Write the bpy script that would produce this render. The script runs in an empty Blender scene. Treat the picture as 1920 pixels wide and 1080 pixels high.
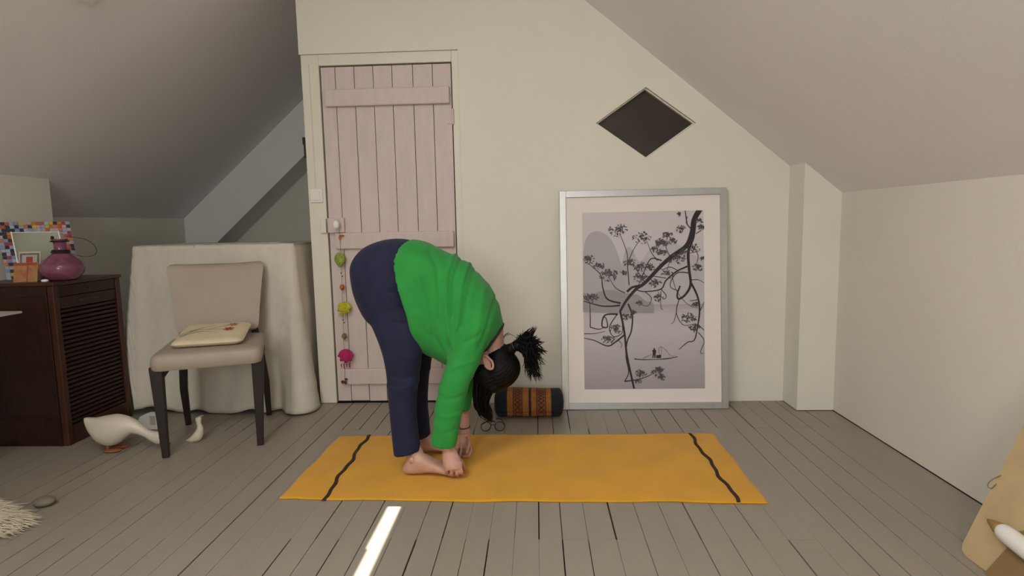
import bpy, bmesh, math, random
import numpy as np
from mathutils import Vector, Matrix
random.seed(7); RNG = np.random.default_rng(7)
scene = bpy.context.scene
COL = scene.collection

# ------------------------------------------------------------------ camera
F = 1091.24                       # focal length in pixels of the 1920x1080 frame
CAM = np.array([0.0, 0.0, 1.10])
M = np.array([[0.9989568, 0.04085602, -0.02039845],
              [-0.01576178, -0.1107565, -0.99372258],
              [-0.04285881, 0.99300744, -0.109997]])
cd = bpy.data.cameras.new('camera'); cam = bpy.data.objects.new('camera', cd); COL.objects.link(cam)
cd.sensor_width = 36.0; cd.lens = 36.0 * F / 1920.0; cd.clip_start = 0.05
r, d, f = M
cam.matrix_world = Matrix(((r[0], -d[0], -f[0], CAM[0]), (r[1], -d[1], -f[1], CAM[1]), (r[2], -d[2], -f[2], CAM[2]), (0, 0, 0, 1)))
scene.camera = cam
# ------------------------------------------------------------------ world, sun, daylight, exposure
scene.view_settings.view_transform = 'Standard'; scene.view_settings.look = 'None'
scene.view_settings.gamma = 1.0; scene.view_settings.use_curve_mapping = False
scene.view_settings.exposure = 0.12
w = bpy.data.worlds.new('sky'); scene.world = w; w.use_nodes = True
w.node_tree.nodes['Background'].inputs[0].default_value = (0.75, 0.85, 1.0, 1)
w.node_tree.nodes['Background'].inputs[1].default_value = 1.0
SUN_DIR = np.array([-0.72, 0.30, -0.62]); SUN_DIR = SUN_DIR / np.linalg.norm(SUN_DIR)
sl = bpy.data.lights.new('sun', 'SUN'); so = bpy.data.objects.new('sun', sl); COL.objects.link(so)
so.rotation_euler = Vector(-SUN_DIR).to_track_quat('Z', 'Y').to_euler()
sl.energy = 26.0; sl.angle = math.radians(0.25); sl.color = (1.0, 0.96, 0.88)

SL, CL = 0.8758, 3.947            # left slope:  z = CL + SL*x
SR, CR = 0.8140, 2.6005           # right slope: z = CR - SR*x
XRIDGE = (CR - CL) / (SL + SR)
YREAR = -2.3
def area(name, loc, direction, sx, sy, power, color):
    l = bpy.data.lights.new(name, 'AREA'); o = bpy.data.objects.new(name, l); COL.objects.link(o)
    l.shape = 'RECTANGLE'; l.size = sx; l.size_y = sy; l.energy = power; l.color = color
    o.location = loc; o.rotation_euler = (-Vector(direction)).to_track_quat('Z', 'Y').to_euler()
    return o
# daylight through the roof window in the left slope, near the camera, and the gable window behind it
SKY_X0, SKY_X1, SKY_Y0, SKY_Y1 = -1.55, -0.86, -0.55, 0.50
xm = (SKY_X0 + SKY_X1) / 2
area('daylight_roof_window', (xm + 0.03, (SKY_Y0 + SKY_Y1) / 2, CL + SL * xm - 0.035), (SL, 0, -1), 0.90, 0.95, 52, (1.0, 0.97, 0.92))
GW = (-1.25, -0.05, 0.95, 2.05)   # gable window x0,x1,z0,z1
area('daylight_gable_window', ((GW[0] + GW[1]) / 2, YREAR + 0.02, (GW[2] + GW[3]) / 2), (0, 1, 0), 1.1, 1.0, 38, (1.0, 0.97, 0.93))

# ------------------------------------------------------------------ helpers: pixels to points
def ray(x, y): return M.T @ np.array([(x - 960) / F, (y - 540) / F, 1.0])
def PY(x, y, Y): d = ray(x, y); return CAM + d * (Y / d[1])
def PZ(x, y, z=0.0): d = ray(x, y); return CAM + d * ((z - CAM[2]) / d[2])
def PX(x, y, X): d = ray(x, y); return CAM + d * (X / d[0])
def PP(x, y, p0, n): d = ray(x, y); n = np.array(n, float); return CAM + d * (n @ (np.array(p0) - CAM)) / (n @ d)

# ------------------------------------------------------------------ helpers: materials
MATS = {}
def mat(name, col, rough=0.6, var=0.06, scale=8.0, bump=0.0, bscale=60.0, metal=0.0, stretch=(1, 1, 1), spec=0.5, sheen=0.0, trans=0.0, ior=1.45, coat=0.0, col2=None, sss=0.0):
    if name in MATS: return MATS[name]
    m = bpy.data.materials.new(name); m.use_nodes = True; nt = m.node_tree; N = nt.nodes; L = nt.links
    b = N['Principled BSDF']
    b.inputs['Roughness'].default_value = rough; b.inputs['Metallic'].default_value = metal
    b.inputs['Specular IOR Level'].default_value = spec; b.inputs['IOR'].default_value = ior
    b.inputs['Transmission Weight'].default_value = trans; b.inputs['Coat Weight'].default_value = coat
    b.inputs['Sheen Weight'].default_value = sheen
    tc = N.new('ShaderNodeTexCoord'); mp = N.new('ShaderNodeMapping'); mp.inputs['Scale'].default_value = stretch
    L.new(tc.outputs['Object'], mp.inputs['Vector'])
    nz = N.new('ShaderNodeTexNoise'); nz.inputs['Scale'].default_value = scale; nz.inputs['Detail'].default_value = 6.0
    L.new(mp.outputs['Vector'], nz.inputs['Vector'])
    mx = N.new('ShaderNodeMix'); mx.data_type = 'RGBA'
    c = np.array(col, float)
    lo = np.clip(c * (1 - var), 0, 1); hi = np.clip(c * (1 + var), 0, 1)
    if col2 is not None: lo, hi = c, np.array(col2, float)
    mx.inputs[6].default_value = (*lo, 1); mx.inputs[7].default_value = (*hi, 1)
    rp = N.new('ShaderNodeMapRange'); rp.inputs[1].default_value = 0.3; rp.inputs[2].default_value = 0.7
    L.new(nz.outputs['Fac'], rp.inputs[0]); L.new(rp.outputs[0], mx.inputs[0])
    L.new(mx.outputs[2], b.inputs['Base Color'])
    if bump > 0:
        n2 = N.new('ShaderNodeTexNoise'); n2.inputs['Scale'].default_value = bscale; n2.inputs['Detail'].default_value = 4.0
        L.new(mp.outputs['Vector'], n2.inputs['Vector'])
        bp = N.new('ShaderNodeBump'); bp.inputs['Strength'].default_value = bump; bp.inputs['Distance'].default_value = 0.01
        L.new(n2.outputs['Fac'], bp.inputs['Height']); L.new(bp.outputs['Normal'], b.inputs['Normal'])
    MATS[name] = m; return m

# ------------------------------------------------------------------ helpers: objects
def tag(o, label=None, cat=None, group=None, kind=None):
    if label: o['label'] = label
    if cat: o['category'] = cat
    if group: o['group'] = group
    if kind: o['kind'] = kind
    return o
def link(name, me, m, parent=None, smooth=False):
    o = bpy.data.objects.new(name, me); COL.objects.link(o)
    if m is not None and not me.materials: me.materials.append(m)
    if smooth:
        me.polygons.foreach_set('use_smooth', [True] * len(me.polygons))
    if parent is not None:
        o.parent = parent
        if parent.type != 'EMPTY' or True:
            o.matrix_parent_inverse = Matrix.Identity(4) if parent.get('_local') else parent.matrix_basis.inverted()
    return o
def thing(name, label, cat, loc=(0, 0, 0), rz=0.0, group=None, local=False):
    o = bpy.data.objects.new(name, None); COL.objects.link(o)
    o.location = [float(v) for v in loc]; o.rotation_euler = (0, 0, rz); o.empty_display_size = 0.05
    o.matrix_basis = Matrix.Translation(Vector([float(v) for v in loc])) @ Matrix.Rotation(rz, 4, 'Z')
    if local: o['_local'] = 1
    return tag(o, label, cat, group)
def mesh(verts, faces):
    me = bpy.data.meshes.new('m'); me.from_pydata([tuple(float(c) for c in v) for v in verts], [], [tuple(int(i) for i in f) for f in faces]); me.update(); return me
class MB:
    def __init__(s): s.v = []; s.f = []
    def add(s, v, f):
        n = len(s.v); s.v += [tuple(map(float, p)) for p in v]; s.f += [tuple(i + n for i in q) for q in f]; return s
    def box(s, x0, x1, y0, y1, z0, z1):
        v = [(x, y, z) for x in (x0, x1) for y in (y0, y1) for z in (z0, z1)]
        return s.add(v, [(0, 1, 3, 2), (4, 6, 7, 5), (0, 4, 5, 1), (2, 3, 7, 6), (0, 2, 6, 4), (1, 5, 7, 3)])
    def prism(s, pts, axis, a, b):
        """pts: 2D polygon (counter-clockwise) in the plane normal to axis, extruded from a to b."""
        def p3(p, t):
            return {'x': (t, p[0], p[1]), 'y': (p[0], t, p[1]), 'z': (p[0], p[1], t)}[axis]
        n = len(pts); v = [p3(p, a) for p in pts] + [p3(p, b) for p in pts]
        return s.add(v, [tuple(range(n))[::-1], tuple(range(n, 2 * n))] + [(i, (i + 1) % n, n + (i + 1) % n, n + i) for i in range(n)])
    def loft(s, rings, cap=True, closed=True):
        R = np.array(rings, float); k, n = R.shape[:2]
        fs = []
        for i in range(k - 1):
            for j in range(n if closed else n - 1):
                j2 = (j + 1) % n
                fs.append((i * n + j, i * n + j2, (i + 1) * n + j2, (i + 1) * n + j))
        if cap: fs += [tuple(range(n))[::-1], tuple((k - 1) * n + j for j in range(n))]
        return s.add(R.reshape(-1, 3), fs)
    def tube(s, pts, rad, n=8, cap=True):
        pts = np.array(pts, float); k = len(pts); rad = np.broadcast_to(np.array(rad, float), (k,))
        tn = np.gradient(pts, axis=0); tn /= np.linalg.norm(tn, axis=1)[:, None] + 1e-12
        u = np.cross(tn[0], (0, 0, 1.0))
        if np.linalg.norm(u) < 0.1: u = np.cross(tn[0], (0, 1.0, 0))
        rings = []
        for i in range(k):
            u = u - tn[i] * (u @ tn[i]); u /= np.linalg.norm(u) + 1e-12; v = np.cross(tn[i], u)
            a = np.linspace(0, 2 * np.pi, n, endpoint=False)
            rings.append(pts[i] + rad[i] * (np.cos(a)[:, None] * u + np.sin(a)[:, None] * v))
        return s.loft(rings, cap)
    def lathe(s, prof, c=(0, 0, 0), n=40):
        a = np.linspace(0, 2 * np.pi, n, endpoint=False)
        return s.loft([[(c[0] + r * math.cos(t), c[1] + r * math.sin(t), c[2] + z) for t in a] for r, z in prof])
    def build(s, name, m, parent=None, smooth=False, bevel=0.0, seg=2, fix=True):
        me = mesh(s.v, s.f)
        if fix:
            b = bmesh.new(); b.from_mesh(me); bmesh.ops.recalc_face_normals(b, faces=b.faces); b.to_mesh(me); b.free()
        if bevel > 0:
            b = bmesh.new(); b.from_mesh(me)
            bmesh.ops.bevel(b, geom=[e for e in b.edges if len(e.link_faces) == 2 and e.calc_face_angle(0) > 0.5], offset=bevel, segments=seg, affect='EDGES', profile=0.5, clamp_overlap=True)
            b.to_mesh(me); b.free()
        return link(name, me, m, parent, smooth)
def catmull(pts, m=6, closed=False):
    p = np.array(pts, float); n = len(p); out = []
    idx = range(n if closed else n - 1)
    for i in idx:
        if closed: a, b, c, d = p[(i - 1) % n], p[i], p[(i + 1) % n], p[(i + 2) % n]
        else: a, b, c, d = p[max(i - 1, 0)], p[i], p[i + 1], p[min(i + 2, n - 1)]
        for t in np.arange(m) / m:
            out.append(0.5 * (2 * b + (c - a) * t + (2 * a - 5 * b + 4 * c - d) * t * t + (3 * b - a - 3 * c + d) * t ** 3))
    if not closed: out.append(p[-1])
    return np.array(out)
def autosmooth(o, ang=0.6):
    me = o.data; b = bmesh.new(); b.from_mesh(me)
    for f in b.faces: f.smooth = True
    for e in b.edges:
        if len(e.link_faces) == 2 and e.calc_face_angle(0) > ang: e.smooth = False
    b.to_mesh(me); b.free(); return o
def holed(name, outer, holes, to3, nrm, thick, m, parent=None):
    """planar polygon with holes (2D lists) mapped by to3, extruded along nrm by thick"""
    b = bmesh.new(); edges = []
    for loop in [outer] + holes:
        vs = [b.verts.new(to3(p)) for p in loop]
        edges += [b.edges.new((vs[i], vs[(i + 1) % len(vs)])) for i in range(len(vs))]
    bmesh.ops.triangle_fill(b, edges=edges, use_beauty=True)
    ex = bmesh.ops.extrude_face_region(b, geom=b.faces[:])
    bmesh.ops.translate(b, verts=[v for v in ex['geom'] if isinstance(v, bmesh.types.BMVert)], vec=Vector(nrm) * thick)
    bmesh.ops.recalc_face_normals(b, faces=b.faces)
    me = bpy.data.meshes.new(name); b.to_mesh(me); b.free()
    return link(name, me, m, parent)

# ------------------------------------------------------------------ materials
m_wall = mat('cream_plaster', (0.74, 0.72, 0.63), 0.85, 0.03, 1.6, 0.12, 35)
m_wallr = mat('beige_plaster', (0.70, 0.655, 0.58), 0.85, 0.03, 1.6, 0.15, 30)
m_ceil = mat('white_plasterboard', (0.86, 0.83, 0.83), 0.9, 0.03, 1.2, 0.08, 40)
m_plank = mat('grey_floor_paint', (0.30, 0.265, 0.215), 0.40, 0.035, 2.5, 0.06, 12, stretch=(4, 1, 4))
m_sub = mat('dark_gap', (0.03, 0.022, 0.016), 0.9)
m_door = mat('pink_paint', (0.63, 0.52, 0.49), 0.55, 0.04, 5, 0.10, 12, stretch=(6, 6, 1))
m_frame = mat('cream_gloss_paint', (0.72, 0.69, 0.585), 0.45, 0.03, 4, 0.06, 30)
m_white = mat('white_plastic', (0.80, 0.78, 0.73), 0.35, 0.02)
m_porc = mat('white_porcelain', (0.85, 0.82, 0.80), 0.12, 0.02, coat=0.5)
m_black = mat('black_metal', (0.015, 0.014, 0.014), 0.35, 0.1)
m_skin = mat('skin', (0.46, 0.245, 0.185), 0.5, 0.12, 22, 0.05, 90, col2=(0.56, 0.33, 0.255))

# ------------------------------------------------------------------ room shell
YW = 3.495; XR = 1.68; XA = -2.885; XB = -3.133; YA = 3.39; YB = 5.10; YN = 5.45; XE = -1.377
S = lambda o: tag(o, kind='structure')
fl = S(MB().box(-3.25, 1.76, YREAR - 0.1, YN + 0.1, -0.06, -0.022).build('floor', m_sub))
# floor boards: seams read along y=944 in front of the mat, then continued at the same width
seams = [float(PZ(px, 944)[0]) for px in (555, 597, 638, 677, 719, 763, 806, 848.5, 888, 927, 969, 1010, 1049, 1092, 1139, 1187, 1234, 1280, 1328, 1376, 1424)]
while seams[0] > -3.1: seams.insert(0, seams[0] - random.uniform(0.088, 0.104))
while seams[-1] < 1.60: seams.append(seams[-1] + random.uniform(0.092, 0.106))
seams[-1] = XR - 0.002
rows = [(YREAR, 1.93), (1.93, 3.03), (3.03, None)]
for ri, (y0, y1) in enumerate(rows):
    gaps = [random.choice((0.0008, 0.0014, 0.0022, 0.0032, 0.0046, 0.0062)) for _ in seams]
    for i in range(len(seams) - 1):
        a, b = seams[i] + gaps[i] / 2, seams[i + 1] - gaps[i + 1] / 2
        ye = y1 if y1 is not None else (YW + 0.02 if b > XE else YN)
        ys = y0
        off = random.uniform(-0.012, 0.012) if ri else 0
        dz = random.uniform(-0.0009, 0.0)
        q = MB().box(a, b, ys + 0.0001, ye - 0.0001, -0.021, dz)
        q.build('plank', m_plank, fl)
# back wall with the diamond opening and the door opening
zl = lambda x: CL + SL * x
zr = lambda x: CR - SR * x
dia = [PY(x, y, YW) for x, y in ((1211, 163), (1305, 230), (1212, 297), (1117, 231))]
dia2 = [(p[0], p[2]) for p in dia]
DX0, DX1, DZ1 = -1.372, -0.438, 2.112
outer = [(DX1, -0.0), (XR + 0.05, -0.0), (XR + 0.05, zr(XR + 0.05)), (XRIDGE, zl(XRIDGE)), (XE, zl(XE)), (XE, DZ1), (DX1, DZ1)]
S(holed('wall_back', outer, [dia2], lambda p: (p[0], YW, p[1]), (0, 1, 0), 0.16, m_wall))
S(MB().box(1.476, XR + 0.02, 3.302, YW + 0.05, 0.004, 1.24).add([(1.476, 3.302, 1.24), (XR + .02, 3.302, 1.24), (XR + .02, YW, 1.24), (1.476, YW, 1.24), (1.476, 3.302, zr(1.476)), (XR + .02, 3.302, zr(XR + .02)), (XR + .02, YW, zr(XR + .02)), (1.476, YW, zr(1.476))],
  [(0, 1, 5, 4), (1, 2, 6, 5), (2, 3, 7, 6), (3, 0, 4, 7), (4, 5, 6, 7)]).build('wall_pillar', m_wall))
S(MB().box(XR, XR + 0.12, YREAR, YW + 0.05, 0.004, zr(XR) + 0.0).build('wall_right', m_wallr))
S(MB().box(XA - 0.3, XA, YREAR, YA, 0, zl(XA)).build('wall_left', m_wall))
S(MB().box(XB - 0.12, XB, YA - 0.0, YN, 0, zl(XB)).build('wall_left_alcove', m_wall))
S(MB().box(XB - 0.12, XE + 0.15, YN, YN + 0.12, 0, 2.9).build('wall_alcove_back', m_wall))
S(MB().box(XE, XE + 0.12, YW + 0.16, YN, 0, zl(XE) - 0.002).build('wall_alcove_right', m_wall))
bl = lambda x: 0.975 + 0.889 * (x + 2.859)
S(MB().prism([(XB, bl(XB)), (XE, bl(XE)), (XE, zl(XE)), (XB, zl(XB))], 'y', YB, YN).build('trim_sloping_beam', m_ceil))
# rear wall with gable window
S(holed('wall_rear', [(XA, 0), (XR, 0), (XR, zr(XR)), (XRIDGE, zl(XRIDGE)), (XA, zl(XA))], [[(GW[0], GW[2]), (GW[1], GW[2]), (GW[1], GW[3]), (GW[0], GW[3])]], lambda p: (p[0], YREAR, p[1]), (0, -1, 0), 0.15, m_wall))
gw = S(MB().box(GW[0], GW[1], YREAR - 0.10, YREAR - 0.05, GW[2], GW[2] + 0.05).box(GW[0], GW[1], YREAR - 0.10, YREAR - 0.05, GW[3] - 0.05, GW[3]).box(GW[0], GW[0] + 0.05, YREAR - 0.1, YREAR - 0.05, GW[2], GW[3]).box(GW[1] - 0.05, GW[1], YREAR - 0.1, YREAR - 0.05, GW[2], GW[3]).box(-0.68, -0.62, YREAR - 0.1, YREAR - 0.05, GW[2], GW[3]).build('window_2', m_white))
# ceilings: left slope with the roof windows, right slope with an added unseen slot, shaped to throw the sun strip
SK2 = (-2.045, -1.32, 1.83, 2.735)          # second roof window, its frame corner shows at the top of the picture
rect = lambda a, b, c, d: [(a, c), (b, c), (b, d), (a, d)]
S(holed('ceiling_left', [(XB - 0.15, YREAR - 0.1), (XRIDGE, YREAR - 0.1), (XRIDGE, YN + 0.1), (XB - 0.15, YN + 0.1)], [rect(SKY_X0, SKY_X1, SKY_Y0, SKY_Y1), rect(*SK2)], lambda p: (p[0], p[1], zl(p[0])), (-SL / 1.33, 0, 1 / 1.33), 0.10, m_ceil))
def backtrace(x, y):
    p = np.array([x, y, 0.0]); t = (CR - SR * p[0]) / (-SUN_DIR[2] - SR * SUN_DIR[0]); q = p - SUN_DIR * t; return q
slot = [backtrace(*p)[:2] for p in ((-0.592, 1.10), (-0.540, 1.10), (-0.545, 2.165), (-0.600, 2.165), (-0.600, 1.86), (-0.592, 1.86))]
S(holed('ceiling_right', [(XRIDGE, YREAR - 0.1), (XR + 0.15, YREAR - 0.1), (XR + 0.15, YW + 0.16), (XRIDGE, YW + 0.16)], [[tuple(p) for p in slot]], lambda p: (p[0], p[1], zr(p[0])), (SR / 1.29, 0, 1 / 1.29), 0.02, m_ceil))
m_glass = mat('clear_glass', (1, 1, 1), 0.02, 0, trans=1.0, ior=1.01)
def roof_window(name, x0, x1, y0, y1, pane_m):
    L = math.hypot(1, SL); ang = math.atan(SL); c = np.array([(x0 + x1) / 2, (y0 + y1) / 2, zl((x0 + x1) / 2)])
    U = np.array([1, 0, SL]) / L; V = np.array([0, 1.0, 0]); W = np.array([-SL, 0, 1]) / L
    hw, hl = (x1 - x0) * L / 2, (y1 - y0) / 2
    def bar(u0, u1, v0, v1, w0, w1):
        q = MB().box(u0, u1, v0, v1, w0, w1); q.v = [tuple(c + U * p[0] + V * p[1] + W * p[2]) for p in q.v]; return q
    q = MB()
    for a in ((-hw - .012, -hw + .05, -hl - .012, hl + .012), (hw - .05, hw + .012, -hl - .012, hl + .012), (-hw + .05, hw - .05, -hl - .012, -hl + .05), (-hw + .05, hw - .05, hl - .05, hl + .012)):
        t = bar(*a, -0.012, 0.085); q.add(t.v, t.f)
    root = S(q.build(name, m_white))
    bar(-hw + .05, hw - .05, -hl + .05, hl - .05, 0.05, 0.056).build('pane', pane_m, root)
    return root, bar, hw, hl
roof_window('window_3', SKY_X0, SKY_X1, SKY_Y0, SKY_Y1, m_glass)
root, bar, hw, hl = roof_window('window_4', *SK2, m_glass)
bar(-hw + .05, hw - .05, -hl + .05, hl - .05, 0.02, 0.026).build('blind', mat('blind_cloth', (0.55, 0.52, 0.48), 0.9, 0.03), root)
# diamond window: recessed frame and dark pane
wr = thing('window_1', None, None, (0.648, YW, 1.66)); S(wr)
cdia = np.mean(dia, axis=0)
def dring(s, y): return [(cdia[0] + (p[0] - cdia[0]) * s, y, cdia[2] + (p[2] - cdia[2]) * s) for p in dia]
q = MB(); A0, A1, B0, B1 = dring(0.995, YW + 0.022), dring(0.955, YW + 0.022), dring(0.995, YW + 0.06), dring(0.955, YW + 0.06)
for i in range(4):
    j = (i + 1) % 4
    q.add([A0[i], A0[j], A1[j], A1[i], B0[i], B0[j], B1[j], B1[i]], [(0, 1, 2, 3), (4, 7, 6, 5), (3, 2, 6, 7), (0, 4, 5, 1)])
q.build('frame', m_frame, wr)
me = mesh(dring(0.97, YW + 0.045) + dring(0.97, YW + 0.05), [(0, 1, 2, 3), (7, 6, 5, 4), (0, 4, 5, 1), (1, 5, 6, 2), (2, 6, 7, 3), (3, 7, 4, 0)])
link('pane', me, mat('dark_window_glass', (0.050, 0.042, 0.034), 0.22, 0.2, 4, spec=0.4), wr)

# ------------------------------------------------------------------ door, frame, lock, hinges
YD = YW + 0.022                       # face of the boards
tr = S(MB().box(DX0, -1.267, YW + 0.012, YW + 0.16, 0.002, DZ1).box(-0.479, DX1, YW + 0.012, YW + 0.16, 0.002, DZ1).box(-1.267, -0.479, YW + 0.012, YW + 0.16, 2.048, DZ1).build('trim_1', m_frame, bevel=0.003))
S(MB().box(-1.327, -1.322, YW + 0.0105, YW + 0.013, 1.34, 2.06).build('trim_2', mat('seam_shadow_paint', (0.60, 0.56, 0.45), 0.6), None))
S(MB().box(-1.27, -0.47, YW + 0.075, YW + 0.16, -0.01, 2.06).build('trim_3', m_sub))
door = thing('door_1', None, None, (-0.87, YW + 0.04, 0.0)); S(door)
xs = [float(PY(px, 123, YD)[0]) for px in (599, 627, 662.8, 698.3, 734, 773, 810, 843.5)]
xs[0] = -1.259; xs[-1] = -0.486
for i in range(7):
    x0, x1 = xs[i] + (0.0018 if i else 0), xs[i + 1] - (0.0018 if i < 6 else 0)
    MB().box(x0, x1, YD + random.uniform(0, 0.0015), YW + 0.058, 0.012 + random.uniform(-.002, .003), 2.040).build('plank', m_door, door, bevel=0.0006, seg=1)
def wall_rect(px, Y):
    p = [PY(x, y, Y) for x, y in px]; xs_ = [q[0] for q in p]; zs = [q[2] for q in p]; return min(xs_), max(xs_), min(zs), max(zs)
for (xa, ya), (xb, yb) in (((607, 168), (845, 199)), ((627, 437), (842, 466)), ((638, 692), (846, 720))):
    a = PY(xa, ya, YW); b = PY(xb, yb, YW)
    zt, zb = PY(xa, ya, YW)[2], PY(xa + 4, yb, YW)[2]
    MB().box(a[0] + 0.002, -0.495, YW - 0.004, YD - 0.0003, zb - 0.004, zt).build('ledge', m_door, door, bevel=0.007, seg=2)
a, b = PY(613, 409, YW - .01), PY(645, 436, YW - .01)
lock = MB().box(a[0], b[0], YW - 0.006, YD - 0.0003, b[2], a[2]).build('lock_case', m_door, door, bevel=0.002)
a, b = PY(599.5, 410, YW - .01), PY(611.5, 437, YW - .01)
tag(MB().box(a[0], b[0], YW - 0.008, YW + 0.0115, b[2], a[2]).build('lock_keep', m_frame, None, bevel=0.003), 'cream painted metal lock keep on the jamb beside the pink door', 'lock keep')
k = PY(630, 421.5, YW - .05)
kb = MB().tube([(k[0], YW - 0.006, k[2]), (k[0], YW - 0.035, k[2])], 0.009, 12).build('knob_spindle', m_porc, lock, smooth=False)
q = MB(); rr = [(0.002, -0.0), (0.014, 0.002), (0.021, 0.009), (0.0235, 0.018), (0.021, 0.027), (0.013, 0.034), (0.002, 0.036)]
aa = np.linspace(0, 2 * np.pi, 24, endpoint=False)
q.loft([[(k[0] + r * 0.85 * math.cos(t), YW - 0.066 + z, k[2] + r * 1.15 * math.sin(t)) for t in aa] for r, z in rr])
q.build('knob', m_porc, lock, smooth=True)
for zc in (float(PY(850, 218, YW)[2]), 0.28):
    q = MB().tube([(-0.478, YW + 0.006, zc - 0.045), (-0.478, YW + 0.006, zc + 0.045)], 0.006, 10)
    q.box(-0.512, -0.480, YD - 0.004, YD - 0.0003, zc - 0.04, zc + 0.04)
    hg = q.build('hinge', m_door, door)
    for s in (-0.03, 0.03):
        MB().tube([(-0.502, YD - 0.003, zc + s), (-0.502, YD - 0.006, zc + s)], 0.003, 8).build('screw', m_door, hg)
# light switch, dark latch and pipe on the wall edge
a, b = PY(580.5, 354.5, YW), PY(605, 379.5, YW)
sw = thing('light_switch', 'square white plastic light switch on the door jamb', 'light switch', ((a[0] + b[0]) / 2, YW + .012, b[2]))
MB().box(a[0], b[0], YW + 0.002, YW + 0.0118, b[2], a[2]).build('switch_plate', m_white, sw, bevel=0.003)
MB().box(a[0] + .014, b[0] - .014, YW - 0.003, YW + 0.003, b[2] + .014, a[2] - .014).build('rocker', m_white, sw, bevel=0.002)
a, b = PY(569.5, 258, 3.75), PY(575, 296, 3.75)
tag(MB().box(a[0], XE - 0.0005, 3.74, 3.80, b[2], a[2]).box(a[0] - .004, XE - 0.0005, 3.735, 3.805, a[2] - .045, a[2]).build('wall_bracket', m_black), 'small black metal bracket fixed to the wall edge left of the door', 'bracket')
a, b = PY(574.5, 297, 3.7), PY(587, 480, 3.7)
tag(MB().tube([(XE - 0.0125, 3.70, 0.0), (XE - 0.0125, 3.70, a[2])], 0.012, 12).build('pipe', m_frame), 'thin cream painted pipe running up the wall edge behind the door jamb', 'pipe')

# ------------------------------------------------------------------ yellow mat cover with two black stripes
MATZ = 0.006
def on_mat(x, y): return PZ(x, y, MATZ)
mBL, mBR, mFL, mFR = (on_mat(*p) for p in ((637, 817), (1337, 812), (522, 935), (1440, 942)))
m_mat = mat('mustard_cotton', (0.68, 0.33, 0.014), 0.85, 0.07, 5, 0.25, 300, sheen=0.2, spec=0.2)
m_stripe = mat('black_stripe', (0.03, 0.02, 0.012), 0.85, 0.2)
yoga = thing('yoga_mat', 'mustard yellow cotton yoga mat with a black stripe near each end', 'yoga mat', ((mBL + mFR) / 2))
nu, nv = 150, 60; vs = []; EDGEU = {}
def mat_point(u, v):
    a = mFL * (1 - u) + mFR * u; b = mBL * (1 - u) + mBR * u; p = a * (1 - v) + b * v
    e = min(1.0, min(u, 1 - u) * 40, min(v, 1 - v) * 18)
    wob = 0.004 * math.sin(9 * u + 1) + 0.003 * math.sin(23 * u + 2) + 0.002 * math.sin(41 * u)
    edge = (abs(v - 0.5) * 2) ** 6
    y = p[1] + wob * edge * (1 if v < 0.5 else -0.8)
    z = MATZ + 0.0012 * math.sin(17 * u + 6 * v) * math.sin(5 * v + 3 * u) + 0.0010 * math.sin(31 * u - 20 * v) * e
    z += 0.0035 * math.exp(-((u - 0.035 - 0.012 * v) / 0.012) ** 2)
    x = p[0] + 0.003 * math.sin(14 * v) * (abs(u - .5) * 2) ** 8
    return np.array([x, y, z])
for j in range(nv + 1):
    for i in range(nu + 1): vs.append(mat_point(i / nu, j / nv))
idx = lambda i, j: j * (nu + 1) + i
fs = [(idx(i, j), idx(i + 1, j), idx(i + 1, j + 1), idx(i, j + 1)) for j in range(nv) for i in range(nu)]
nb = len(vs); bord = [(i, 0) for i in range(nu)] + [(nu, j) for j in range(nv)] + [(i, nv) for i in range(nu, 0, -1)] + [(0, j) for j in range(nv, 0, -1)]
for (i, j) in bord: p = vs[idx(i, j)]; vs.append((p[0], p[1], 0.0006))
n = len(bord)
for k_ in range(n):
    k2 = (k_ + 1) % n; fs.append((nb + k_, nb + k2, idx(*bord[k2]), idx(*bord[k_])))
fs.append(tuple(nb + k_ for k_ in range(n))[::-1])
link('cloth', mesh(vs, fs), m_mat, yoga, True)
for (pb, pf) in (((692, 815), (606, 938)), ((1292, 812), (1385, 942))):
    b = on_mat(*pb); f_ = on_mat(*pf); v_, f2 = [], []
    for k_ in range(41):
        t = k_ / 40; p = f_ * (1 - t) + b * t; wv = 0.006 * math.sin(15 * t) + 0.003 * math.sin(37 * t)
        for s in (-1, 1): v_.append((p[0] + wv + s * 0.0075, p[1], MATZ + 0.0075 * (0 if t in (0, 1) else 1) * 0.5))
    f2 = [(2 * i, 2 * i + 1, 2 * i + 3, 2 * i + 2) for i in range(40)]
    nn = len(v_); v_ += [(p[0], p[1], 0.002) for p in v_]; f2 += [(2 * i, 2 * i + 2, nn + 2 * i + 2, nn + 2 * i) for i in range(40)] + [(2 * i + 1, nn + 2 * i + 1, nn + 2 * i + 3, 2 * i + 3) for i in range(40)]
    link('stripe', mesh(v_, f2), m_stripe, yoga)

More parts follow.
